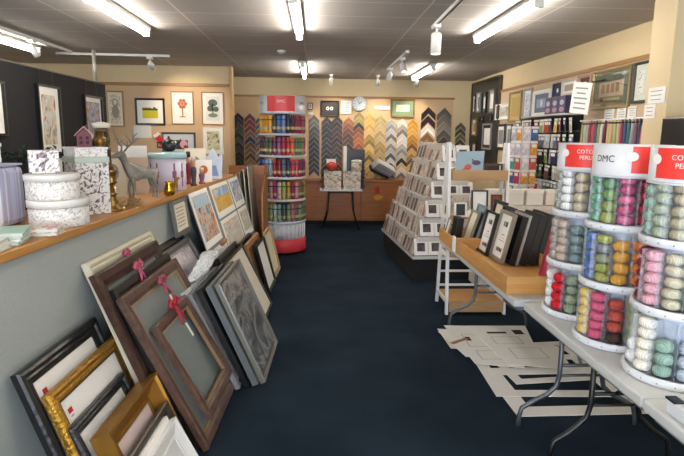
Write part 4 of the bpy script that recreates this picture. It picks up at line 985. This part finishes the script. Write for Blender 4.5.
t = thing('mat_offcut', 'small brown-lined mat offcut lying on the pile edge', 'offcut', (1.13, 3.98, .019), .6)
MB().box(-.09, .09, -.015, .015, 0, .004).build('strip', tan_wood, t)
MB().box(-.09, .09, -.022, -.016, 0, .004).build('edge', mat('offcut_edge', '#c97f4a', .7), t)

# ================================================================== LEFT: FRAMES LEANING ON HALF WALL
LB = R90   # facing +x
def lf(label, y0, y1, xt, zt, xf, mw, fm, kind='bevel', d=.03, open_=False, yaw=-.045, name='picture_frame', z0=.003, **k):
    zt -= z0; H_ = math.hypot(zt, xf-xt); ln = math.atan2(xf-xt, zt)
    return frame(name, label, 'picture frame', y1-y0, H_, mw, fm, (xf, (y0+y1)/2, z0), LB+yaw, ln, kind, d, open_=open_, **k)
def price_tag(fr, x, z, y=-.012):
    m = MB().box(x-.022, x+.022, y-.001, y, z-.028, z+.028, 0)
    m.quad((x-.016, y-.0015, z), (x+.016, y-.0015, z), (x+.016, y-.0015, z+.022), (x-.016, y-.0015, z+.022), 1)
    m.quad((x-.012, y-.0015, z-.016), (x+.012, y-.0015, z-.016), (x+.012, y-.0015, z-.010), (x-.012, y-.0015, z-.010), 2)
    m.build('price_tag', [paper, mat('tag_red', '#c02632', .6), ink_pale], fr)
pboard = mat('frame_insert', '#eceae6', .6)
f1 = lf('large black wavy frame with white insert, nearest the wall', 1.93, 2.58, -1.12, .70, -.875, .07, mat('black_ripple', '#17181a', .3, bump=.5, scale=18), 'ridge', .04, board=pboard); price_tag(f1, -.20, .60)
f2 = lf('ornate gold leaf frame with white insert leaning on the black one', 1.97, 2.625, -1.035, .595, -.82, .065, gold_leaf, 'ridge', .035, board=pboard, lip=mat('dark_gold', '#5a431c', .5, .4)); price_tag(f2, -.22, .50)
f3 = lf('narrow dark grey ribbed frame leaning on the gold one', 1.98, 2.50, -.965, .448, -.775, .05, mat('ribbed_black', '#222428', .35, bump=.6, scale=25), 'ridge', .035, board=pboard)
f4 = lf('deep gold box frame with pink-white insert in the foreground', 1.99, 2.55, -.875, .405, -.715, .095, gold_smooth, 'scoop', .085, board=mat('pinkish_insert', '#ddc9c6', .6), lip=mat('gold_lip', '#8c6a30', .4, .5)); price_tag(f4, -.12, .24, -.03)
lf('dark bronze frame between the gold box frame and white panel', 1.98, 2.50, -.76, .30, -.635, .05, mat('bronze_dark', '#4a4238', .35, .3), 'bevel', .03, board=black_matte)
lf('white moulded frame panel at the lowest front of the pile', 2.02, 2.42, -.70, .255, -.575, .07, white_paint, 'scoop', .03, board=mat('white_in', '#d5d6d6', .5))
lf('second white panel directly behind the front white one', 2.02, 2.40, -.728, .275, -.605, .05, paper, 'flat', .02, board=paper)
def bow(fr, x, z, y=-.05, s=1.0, m=None):
    m = m or mat('ribbon_red', '#8e2338', .5)
    b_ = MB()
    for sx in (-1, 1):
        b_.tube([(x, y, z), (x+sx*.03*s, y-.012, z+.022*s), (x+sx*.05*s, y-.008, z+.005*s), (x+sx*.03*s, y-.004, z-.012*s), (x, y, z)], [.006, .012, .013, .010, .006], 6)
        b_.tube([(x, y, z), (x+sx*.015*s, y-.006, z-.05*s), (x+sx*.03*s, y-.004, z-.085*s)], [.005, .008, .006], 6)
    b_.lathe([(0, -.012), (.012, -.006), (.012, .006), (0, .012)], 10, (x, y-.004, z))
    o = b_.build('ribbon_bow', m, fr)
    MB().box(x-.012, x+.012, y-.006, y-.004, z-.15*s, z-.09*s).build('tag', paper, o)
    return o
pink = mat('ribbon_pink', '#b04a66', .5)
c0 = lf('cream moulded open frame at back of the bow-tied pile', 2.56, 3.47, -1.105, .972, -.74, .07, mat('cream_frame', '#d3cbb4', .5), 'ridge', .03, True); bow(c0, .12-.18, .985, -.045, .7, pink)
c1 = lf('large dark brown frame with grey opening behind, with pink ribbon bow', 2.49, 3.36, -1.045, .93, -.665, .085, dark_brown, 'bevel', .035, board=mat('glass_reflection_grey', '#7b8482', .25)); bow(c1, -.02, .93, -.05, 1.0, pink)  # opaque grey board; the glass reflection is painted into its colour
lf('large open frame with black outer edge sandwiched between the brown ones', 2.56, 3.40, -.985, .84, -.60, .06, black_satin, 'bevel', .03, True, lip=mat('gold_lip', '#8c6a30', .4, .5))
c2 = lf('large mid-brown frame with grey opening and ribbon bow in front of the pile', 2.54, 3.42, -.945, .80, -.545, .075, mid_brown, 'bevel', .035, board=mat('glass_reflection_grey', '#7b8482', .25), lip=mat('tan_lip', '#8c7050', .4)); bow(c2, .02, .835, -.05, 1.0, mat('ribbon_mauve', '#9a3a52', .5))  # same grey board, reflection in the glazing given as plain colour
c3 = lf('smaller brown open frame with red ribbon bow, front of pile', 2.64, 3.21, -.825, .62, -.55, .065, mid_brown, 'bevel', .03, True, z0=.12, lip=mat('tan_lip', '#8c7050', .4)); bow(c3, .0, .59, -.05, 1.4, mat('ribbon_bright', '#a81c30', .5))
# the group of wrapped pictures further on
mauve_print = art('mauve_print', ['#a3969e', '#c6bcc3', '#d6cfd3', '#998d96'], 9, (2, 2, .7), hard=False)
lf('large framed mauve print leaning behind the bubble wrap roll', 3.52, 4.20, -1.035, .80, -.60, .05, mat('grey_frame_a', '#5a5a5c', .4), 'bevel', .03, board=mat('mauve_b', '#a49aa0'), border=.02, artm=mauve_print, gl=True)
lf('white canvas edge standing behind the mauve print', 3.54, 4.18, -1.10, .86, -.80, .02, paper, 'flat', .04, board=paper)
lf('black framed picture right behind the mauve print', 3.48, 4.16, -1.08, .835, -.69, .04, black_satin, 'flat', .03, board=black_matte)
bwph = art('bw_photo', ['#4a4b4e', '#66686a', '#808284', '#b0b1b2', '#5c5d60'], 4, (1, 1, 1.2), hard=False, rough=.25, detail=5)
lf('plastic wrapped black and white photograph at the front of its stack', 3.30, 4.00, -.62, .66, -.335, .022, mat('wrapped_silver', '#7a7872', .3, .3), 'bevel', .035, board=mat('photo_mat', '#565759', .3), border=.012, artm=bwph, gl=True)
lf('grey wrapped frame second in the wrapped stack', 3.27, 3.97, -.67, .65, -.385, .04, mat('wrapped_grey', '#63676a', .25), 'flat', .04, board=black_matte)
lf('black wrapped frame third in the wrapped stack', 3.25, 3.95, -.725, .64, -.435, .04, black_paint, 'flat', .035, board=black_matte)
lf('pale silver wrapped frame fourth in the wrapped stack', 3.22, 3.92, -.775, .62, -.485, .03, mat('wrapped_silver2', '#9c9fa2', .25, .3), 'flat', .03, board=paper)
lf('white edged wrapped frame at the back of the wrapped stack', 3.24, 3.88, -.82, .62, -.53, .03, mat('wrapped_white', '#c9cccd', .25), 'flat', .03, board=paper)
lf('pale cream backing board leaning beyond the wrapped photograph', 4.22, 4.98, -.72, .58, -.44, .02, mat('drk_edge', '#3a3530', .5), 'flat', .02, board=mat('kraft_cream', '#cfc9ba', .7))
lf('dark framed board just behind the pale cream backing board', 4.20, 4.92, -.78, .62, -.50, .03, black_satin, 'flat', .03, board=black_matte)
# bubble wrap roll
t = thing('bubble_wrap_roll', 'crumpled white bubble wrap roll lying over the wrapped frames', 'bubble wrap', (0, 0, 0))
m = MB(); vs = []; fs = []; nu, nv = 60, 22
for i in range(nu):
    u = i/(nu-1); cxx, cyy, czz = -.80+.03*math.sin(6*u), 3.42+.95*u, .675+.035*math.sin(5*u)
    ra = .062*(math.sin(PI*min(1, max(0, u*.96+.02))))**.3
    for k in range(nv):
        a = 2*PI*k/nv; q = ra*(1+random.uniform(-.28, .22)); vs.append((cxx+q*.75*math.cos(a), cyy+random.uniform(-.006, .006), czz+q*.8*math.sin(a)))
for i in range(nu-1):
    for k in range(nv): fs.append((i*nv+k, i*nv+(k+1) % nv, (i+1)*nv+(k+1) % nv, (i+1)*nv+k))
fs += [tuple(range(nv)), tuple(range((nu-1)*nv, nu*nv))]
m.add(vs, fs, 0, False); m.build('roll', mat('bubble_white', '#d3d6d8', .2, noise=.12, scale=60, bump=.6), t)
MB().tube([(-.775, 4.44, .70), (-.77, 4.56, .71)], .02, 10).build('core', mat('cardboard_core', '#9a6a4a', .8), t)
# text frame on wall under the ledge
lf('narrow framed text print hanging on the grey half wall under the ledge', 3.85, 4.22, -1.03, 1.12, -.995, .03, mat('pewter_fr', '#70726f', .4, .2), 'flat', .02, z0=.86, board=cream_paper,
   shapes=[(rect(.2, .8, .15+.13*i, .19+.13*i), mat('sepia_ink', '#a89a80')) for i in range(6)])
# poster display
PX = lambda z: -.598 - .345*z/1.14
def poster(label, y0, y1, z0, z1, cols_, sc=7, x=0.0, caption=None):
    ln = math.atan2(.345, 1.14); cz = math.cos(ln); h = (z1-z0)/cz
    t = thing('poster', label, 'poster', (PX(z0)+x+.057*((y0+y1)/2-5.15), (y0+y1)/2, z0), LB-.057, 'art posters on the slanted board', ln)
    MB().box(-(y1-y0)/2, (y1-y0)/2, -.006, -.001, 0, h).build('sheet', paper, t)
    b_ = .035; m = MB(); w_ = (y1-y0)/2-b_
    m.quad((-w_, -.0068, b_*1.6), (w_, -.0068, b_*1.6), (w_, -.0068, h-b_), (-w_, -.0068, h-b_)); m.build('print', cols_, t)
    return t
t = thing('poster_board', 'slanted grey board leaning on half wall holding art posters', 'display board', (-.60, 5.15, 0), LB-.057, lean=math.atan2(.345, 1.14))
MB().box(-.92, .98, -.0, .012, .004, 1.17).build('board', mat('poster_grey', '#7f8683', .8), t)
MB().box(-.92, .98, -.03, .0, .004, .03).build('ledge_strip', tan_wood, t)
street = art('street_poster', ['#6e4a38', '#b0623e', '#cf9a6a', '#c9c2b4', '#7f9ab0', '#58504c'], 13, (1, 1, .7), hard=False, detail=4)
bluey = art('blue_sky_poster', ['#4a7ab4', '#8ab0d4', '#d8d4c4'], 5, hard=False)
ochre = art('ochre_poster', ['#7a5a28', '#c99a3c', '#d8b458', '#a88240'], 10, hard=False, detail=4)
sk1 = art('sketch_poster', ['#8c8a86', '#c9c4b8', '#a8a49a', '#dcd8cc', '#b08a60'], 12, hard=False, detail=4)
redp = art('red_blue_poster', ['#b4483a', '#d8d2c8', '#5a78b0', '#e0dcd4'], 8, hard=False)
p1 = poster('tall poster of an old reddish street under pale sky', 4.22, 4.76, .69, 1.135, street)
MB().quad((-.20, -.0075, .33), (.20, -.0075, .33), (.20, -.0075, .425), (-.20, -.0075, .425)).build('sky', mat('poster_sky', '#a9bfcc', .6), p1)
p2 = poster('square poster with blue sky over golden trees', 4.86, 5.56, .84, 1.135, ochre)
MB().quad((-.27, -.0075, .19), (.27, -.0075, .19), (.27, -.0075, .265), (-.27, -.0075, .265)).build('sky', bluey, p2)
poster('pale pen sketch poster below the blue and gold one', 4.86, 5.56, .49, .82, sk1)
poster('poster with red and blue figures at the far top of board', 5.62, 6.08, .84, 1.135, redp)
poster('pale sketch poster at the far lower side of the board', 5.62, 6.06, .53, .82, sk1)
poster('pale blue-grey poster at the lower near side of the board', 4.40, 4.82, .34, .66, art('blue_grey_poster', ['#7f92a4', '#b8c2c8', '#d8d4cc'], 8, hard=False))
# end frames
for lab, y0, y1, xt, zt, xf, fm, mw, bd in [
   ('dark green-black frame nearest the wall in end pile by the tower', 5.0, 5.62, -.72, .58, -.60, black_satin, .04, black_matte),
   ('wide tan wooden frame leaning in the end pile', 5.06, 5.74, -.665, .56, -.53, tan_wood, .06, mat('brown_back', '#5a4030', .7)),
   ('black frame with white insert in the end pile', 5.30, 5.82, -.60, .50, -.47, black_satin, .03, paper),
   ('cream and tan frame farthest along in the end pile', 5.86, 6.38, -.575, .53, -.46, mat('tan_pale', '#b59a72', .5), .04, cream_paper)]:
    lf(lab, y0, y1, xt, zt, xf, mw, fm, 'bevel', .03, board=bd)
# bin of boards at end of half wall
t = thing('board_bin', 'brown wooden bin at the end of the half wall', 'bin', (-.82, 6.45, 0))
MB().hexa([(.20, -.30, 0), (.22, -.30, 0), (.22, .30, 0), (.20, .30, 0), (.20, -.30, .95), (.22, -.30, .95), (.22, .30, 1.25), (.20, .30, 1.25)]).build('side', counter_wood, t)
MB().box(-.25, .20, .28, .30, 0, 1.22).build('back', counter_wood, t)
MB().box(-.25, .20, -.30, .28, 0, .03).build('base', counter_wood, t)
mb = None
for i in range(8):
    if mb is None: mb = MB().box(-.25, .25, -.006, .006, 0, 1.12).build('mount_board', objcol('mount_board_col', .7)); o = mb
    else: o = mb.copy(); C.objects.link(o)
    put(o, (-1.02+.048*i, 6.45, .035), R90+.0, .0); o.rotation_euler = (-.08, 0, R90); o.color = lin(['#a9a294', '#8f887a', '#b8b0a0', '#9a9284', '#c2baaa', '#8a8376', '#aba395', '#9d9588'][i]); o.scale = (1, 1, .88+.028*i)
    tag(o, 'taupe mount board standing in the wooden bin, %s from the wall' % ORD[i], 'board', 'mount boards in the bin')

# ================================================================== ON THE LEDGE
LZ = 1.1665
toile = art('toile_white', ['#a5a3a6', '#c9c6c4', '#e2dfda', '#ece9e4', '#e2dfda'], 30, dist=3)
toile2 = art('toile_dark', ['#5a4650', '#8d7f84', '#dcd8d4', '#e4e0dc', '#dcd8d4'], 22, dist=3)
def round_box(label, cx, cy, z0, r, h, m, lidm, lid=.05, sx=1.0):
    t = thing('round_box', label, 'box', (cx, cy, z0), -.2); t.scale = (1, 1, 1)
    a = MB(); a.X = Matrix.Diagonal((1, sx, 1, 1)); a.lathe([(r-.004, 0), (r, .003), (r, h-lid)], 40).build('body', m, t)
    a = MB(); a.X = Matrix.Diagonal((1, sx, 1, 1)); a.lathe([(r+.005, h-lid), (r+.006, h-.004), (r, h), (r-.02, h+.001)], 40).build('lid', lidm, t)
    return t
lidw = mat('box_lid_white', '#dbd9d4', .6, noise=.06, scale=60)
round_box('wide low round toile box at the bottom of the round pair', -1.215, 2.60, LZ, .125, .125, toile, lidw, .035, 1.1)
round_box('smaller round toile box stacked upon the wide one', -1.23, 2.585, LZ+.127, .112, .115, toile, lidw, .03, 1.05)
t = thing('gift_box', 'square patterned box standing on top of round toile boxes', 'box', (-1.27, 2.60, LZ+.244), .5)
MB().box(-.062, .062, -.062, .062, 0, .105).build('body', toile2, t, bev=.004)
def rbox(label, cx, cy, z0, a, h, rz, m, lidm, lh):
    t = thing('gift_box', label, 'box', (cx, cy, z0), rz)
    MB().box(-a, a, -a, a, 0, h-lh).build('body', m, t, bev=.003); MB().box(-a-.005, a+.005, -a-.005, a+.005, h-lh, h).build('lid', lidm, t, bev=.003); return t
rbox('tall square box with dark floral pattern and pale green lid rim', -1.235, 2.985, LZ, .085, .305, .75, toile2, mat('sage_rim', '#b4c2b6', .6), .03)
rbox('small speckled box on top of the tall floral box', -1.235, 2.985, LZ+.306, .083, .05, .75, toile, toile, .012)
t = thing('house_ornament', 'small dark red wooden house lantern on the stacked boxes', 'ornament', (-1.235, 2.985, LZ+.358), .35); t.scale = (.85, .85, .9)
hr = mat('house_red', '#580c1c', .5); MB().box(-.042, .042, -.05, .05, 0, .065).prism([(-.042, .065), (.042, .065), (0, .105)], -.05, .05).build('body', hr, t)
m = MB()
for s in (-1, 1): m.prism([(0, .112), (s*.055, .06), (s*.055, .066), (0, .119)], -.056, .056)
m.build('roof', mat('roof_pink', '#b07c80', .5), t)
dk_o = mat('dark_opening', '#2a0a10', .8)
for x in (-.018, .018):
    for z in (.015, .042): MB().box(x-.009, x+.009, -.0515, -.05, z, z+.018).build('window', dk_o, t)
for y in (-.02, .02): MB().box(.042, .0435, y-.01, y+.01, .02, .045).build('window', dk_o, t)
MB().box(.01, .025, 0, .015, .10, .128).build('chimney', hr, t)
# striped round box far left
t = thing('lampshade_box', 'tall blue and lilac striped box at the left edge of ledge', 'box', (-1.50, 2.56, LZ))
strip = art('stripe_blue', ['#8d95bb', '#b9bddb', '#cfd3e4', '#a5a2c2', '#dadce8'], 6, (4, 4, .02), hard=False, dist=.3)
MB().box(-.11, .10, -.12, .12, 0, .275).build('body', strip, t, bev=.03)
MB().box(-.105, .095, -.115, .115, .275, .285).build('lid', mat('lilac_lid', '#b3b8d2', .5), t, bev=.004)
boxed('storage_box', 'small white box on top of the striped box', 'box', -1.60, -1.47, 2.44, 2.62, LZ+.287, LZ+.38, paper)
# books
pages = mat('pages', '#dcdad2', .8)
def book(label, cx, cy, z, a, b_, h, rz, c):
    t = thing('book', label, 'book', (cx, cy, z), rz, 'books on the ledge')
    MB().box(-a, a, -b_, b_, 0, .003).box(-a, a, -b_, b_, h-.003, h).box(-a, -a+.004, -b_, b_, 0, h).build('cover', c, t)
    MB().box(-a+.004, a-.006, -b_+.006, b_-.006, .003, h-.003).build('pages', pages, t)
mint = mat('mint_cover', '#a9c4b4', .5); wh = mat('white_cover', '#d8ddd8', .5); pinkc = art('mint_floral', ['#b8cbb8', '#c9d6c6', '#c98a8a', '#b8cbb8'], 10)
for i in range(3): book('pale green edged book, %s from bottom of the middle ledge stack' % ORD[i], -1.235+.004*i, 2.17, LZ+.0165*i, .075, .10, .016, .25+.05*i, mint if i != 1 else wh)
for i in range(2): book('white edged book at the far left ledge stack, %s from bottom' % ORD[i], -1.22+.003*i, 1.98, LZ+.021*i, .075, .08, .020, .1+.08*i, wh)
book('open-faced floral covered book lying in front of the round boxes', -1.17, 2.34, LZ, .075, .06, .016, .15, pinkc)
book('white floral book on top of the book by the round boxes', -1.165, 2.335, LZ+.0165, .07, .058, .016, .25, pinkc)
# garland behind
garland('dark green garland hanging against the black partition', [(-2.56, 4.2, 1.50), (-2.55, 4.7, 1.38), (-2.55, 5.2, 1.36), (-2.56, 5.55, 1.42)], 170, .06, .025, mat('fir_green', '#24392c', .8))
# candlesticks
def candlestick(label, cx, cy, prof, c=(brass)):
    t = thing('candlestick', label, 'candlestick', (cx, cy, LZ), group='antique brass candlesticks')
    k = len(prof)//2
    MB().lathe(prof[:k+1], 22).build('base', c, t); MB().lathe(prof[k:], 22).build('stem', c, t); return t
def cs(h, r): return [(r, 0), (r, .012), (r*.8, .02), (r*.55, .035), (r*.62, .05), (r*.4, .07), (r*.42, h*.35), (r*.6, h*.38), (r*.42, h*.41), (r*.4, h*.6), (r*.62, h*.63), (r*.45, h*.68), (r*.5, h*.8), (r*.62, h*.86), (r*.66, h*.92), (r*.5, h*.93), (r*.45, h), (0, h)]
candlestick('tallest brass candlestick close to the tall floral box', -1.22, 3.15, cs(.44, .05))
candlestick('short thick brass candlestick at the ledge front', -1.145, 3.08, cs(.25, .056))
candlestick('medium brass candlestick behind the deer ornament', -1.25, 3.30, cs(.37, .05), mat('dark_bronze', '#5f5038', .35, .7, noise=.4, scale=40))
candlestick('slender brass candlestick farther back beside deer', -1.29, 3.42, cs(.44, .046), mat('dark_bronze', '#5f5038', .35, .7, noise=.4, scale=40))
t = thing('lantern', 'small brown lantern with pale top among the candlesticks', 'lantern', (-1.34, 3.50, LZ))
MB().lathe([(.05, 0), (.05, .3), (.03, .33), (.05, .40), (.045, .45), (0, .46)], 8, smooth=False).build('body', mat('lantern_br', '#6b4a2e', .5), t)
MB().lathe([(.052, .46), (.055, .49), (0, .50)], 12).build('top', cream_paper, t)
# deer (continuous skinned body)
def skin(name, edges_pts, radii, m, parent, sub=1):
    me = bpy.data.meshes.new(name); vs = [p for p, _ in edges_pts]; es = [(i, j) for i, (_, j) in enumerate(edges_pts) if j is not None]
    me.from_pydata(vs, es, []); o = bpy.data.objects.new(name, me); C.objects.link(o); o.parent = parent
    o.modifiers.new('skin', 'SKIN'); sv = me.skin_vertices
    if not sv: pass
    for i, r in enumerate(radii): me.skin_vertices[0].data[i].radius = (r, r)
    me.skin_vertices[0].data[0].use_root = True
    s = o.modifiers.new('sub', 'SUBSURF'); s.levels = s.render_levels = sub
    me.materials.append(m)
    dg = bpy.context.evaluated_depsgraph_get(); me2 = bpy.data.meshes.new_from_object(o.evaluated_get(dg))
    for p in me2.polygons: p.use_smooth = True
    o.modifiers.clear(); o.data = me2
    return o
def deer(label, loc, rz, s, m, antlers=True):
    # faces -y in local space
    t = thing('deer_ornament', label, 'ornament', loc, rz)
    P = [((0, .06, .20), None), ((0, .0, .195), 0), ((0, -.07, .205), 1), ((0, -.105, .25), 2), ((0, -.125, .31), 3), ((0, -.16, .325), 4), ((0, -.205, .305), 5),
         ((.028, -.075, .15), 2), ((.028, -.07, .09), 7), ((.028, -.08, .01), 8), ((-.028, -.065, .15), 2), ((-.028, -.085, .09), 10), ((-.028, -.075, .01), 11),
         ((.03, .085, .155), 0), ((.03, .075, .12), 13), ((.03, .105, .08), 14), ((.03, .095, .01), 15), ((-.03, .085, .155), 0), ((-.03, .07, .12), 17), ((-.03, .10, .08), 18), ((-.03, .09, .01), 19), ((0, .105, .215), 0), ((0, .125, .20), 21),
         ((.04, -.135, .345), 4), ((-.04, -.135, .345), 4)]
    R2 = [.045, .042, .048, .032, .022, .021, .012, .018, .010, .009, .018, .010, .009, .024, .016, .009, .009, .024, .016, .009, .009, .016, .008, .006, .006]
    P = [((p[0]*s, p[1]*s, p[2]*s), j) for p, j in P]; R2 = [r_*s for r_ in R2]
    skin('body', P, R2, m, t, 1)
    if antlers:
        for sx in (-1, 1):
            b_ = MB(); A = [(sx*.015, -.13, .335), (sx*.05, -.11, .375), (sx*.10, -.10, .40), (sx*.145, -.11, .445), (sx*.155, -.12, .49)]
            b_.tube([tuple(c*s for c in a) for a in A], [.007*s, .0065*s, .006*s, .005*s, .003*s], 7)
            for a, q in ((1, (sx*.05, -.16, .43)), (2, (sx*.09, -.14, .46)), (2, (sx*.12, -.06, .44)), (3, (sx*.17, -.09, .47)), (1, (sx*.075, -.12, .42))):
                b_.tube([tuple(c*s for c in A[a]), tuple(c*s for c in q)], [.0055*s, .0025*s], 6)
            b_.build('antler', m, t)
    return t
deer('large pewter grey stag ornament with wide antlers on the ledge', (-1.125, 3.56, LZ), -.85, .92, pewter)
deer('small golden fawn ornament in front of the round tin', (-1.02, 3.92, LZ), .9, .38, mat('fawn_gold', '#b9914e', .35, .5), False)
t = thing('gold_parcel', 'shiny gold ornament beside the small fawn', 'ornament', (-1.03, 3.84, LZ)); MB().lathe([(.02, 0), (.035, .01), (.036, .05), (.022, .085), (.03, .10), (0, .105)], 9).build('body', mat('shiny_gold', '#d3a431', .2, .9), t)
garland('cluster of small silver and gold baubles and leaves at the candlestick feet', [(-1.11, 3.04, LZ+.02), (-1.09, 3.2, LZ+.02), (-1.10, 3.38, LZ+.02)], 60, .03, .014, mat('bronze_leaf', '#a58c58', .3, .6))
# round tin
t = thing('round_tin', 'big round lilac-white tin with teal lid on the ledge', 'tin', (-1.15, 4.27, LZ))
MB().lathe([(.135, 0), (.138, .004), (.138, .245)], 44).build('body', mat('tin_lilac', '#cdc6d6', .35), t)
MB().lathe([(.143, .243), (.147, .247), (.147, .275), (.135, .285), (.03, .292), (0, .292)], 44).build('lid', mat('tin_teal', '#9fc0c0', .35), t)
for a in (-2.4, -1.9, -.95, -.45):
    m = MB(); m.lathe([(.1388, .03), (.1388, .21)], 4, a0=a-.05, a1=a+.05, cap=False); m.lathe([(.1390, .10), (.1390, .15)], 6, a0=a-.12, a1=a+.12, cap=False)
    m.build('printed_motif', mat('tin_motif', '#8a5a72', .5), t)
t = thing('teapot', 'small black patterned pot sitting on the teal tin lid', 'teapot', (-1.14, 4.30, LZ+.294), .4)
MB().lathe([(.03, 0), (.05, .015), (.057, .045), (.045, .08), (.02, .092)], 22).build('body', black_satin, t)
MB().lathe([(.022, .092), (.014, .10), (.008, .105), (.01, .115), (0, .12)], 16).build('lid', black_satin, t)
MB().tube([(.05, 0, .05), (.08, 0, .07), (.09, 0, .095)], [.012, .009, .007], 8).build('spout', black_satin, t)
MB().tube([(-.05, 0, .07), (-.085, 0, .07), (-.085, 0, .03), (-.05, 0, .03)], .006, 8).build('handle', black_satin, t)
# cards and figures standing behind
def stand_card(label, x, y, w_, h, m, rz=.1, pr=None):
    t = thing('standing_card', label, 'card', (x, y, LZ), rz, lean=.1); MB().box(-w_/2, w_/2, -.004, 0, 0, h).build('sheet', m, t)
    MB().prism(disc(0, h*.55, w_*.25, h*.2), -.006, -.004).build('motif', pr or ink_pale, t)
warmc = mat('warm_card', '#cdb9a6', .7)
stand_card('cream card standing behind the stag antlers', -1.38, 3.75, .16, .30, cream_paper, .3)
stand_card('pinkish card with rust figure behind the stag', -1.28, 3.95, .15, .26, warmc, .3, rust)
stand_card('white card printed with reindeer left of the tin', -1.36, 4.12, .20, .34, paper, .3)
for i, (x, y, h, c, c2) in enumerate([(-1.03, 4.62, .24, '#3a3a48', '#c9b8a0'), (-1.10, 4.75, .28, '#7a1c28', '#1c1c20'), (-1.00, 4.80, .14, '#7a4a6a', '#d8c8a8')]):
    t = thing('nutcracker_figure', ['dark blue-grey soldier figure beside the tin', 'dark red soldier figure with black hat on the ledge', 'short plum coloured figure at the ledge edge'][i], 'figurine', (x, y, LZ))
    MB().lathe([(.028, 0), (.028, .01), (.018, .02), (.02, h*.3), (.026, h*.5), (.024, h*.62), (.012, h*.66)], 14).build('body', mat('fig_body_%d' % i, c, .5), t)
    MB().lathe([(.012, h*.66), (.017, h*.7), (.017, h*.8), (.014, h*.84)], 14).build('head', mat('fig_skin', '#c99a78', .6), t)
    MB().lathe([(.019, h*.83), (.018, h), (0, h*1.01)], 14).build('hat', mat('fig_hat_%d' % i, c2, .5), t)
stand_card('cream card in the middle of the far end of ledge', -1.12, 5.10, .19, .30, cream_paper, .1)
stand_card('lower white card in front at the far end of ledge', -1.02, 4.98, .15, .20, paper, .1, rust)
t = thing('gift_bag', 'pale blue and white gift bag with peaks at ledge end', 'gift bag', (-1.00, 5.35, LZ), .1)
MB().prism([(-.08, 0), (.08, 0), (.09, .27), (.05, .20), (.0, .30), (-.05, .21), (-.09, .25)], -.03, .03).build('bag', mat('bag_blue', '#c4cfe0', .5), t)
MB().prism([(-.05, .03), (.05, .03), (.03, .13), (-.03, .13)], -.032, -.03).build('motif', mat('bag_motif', '#7f92c0', .5), t)
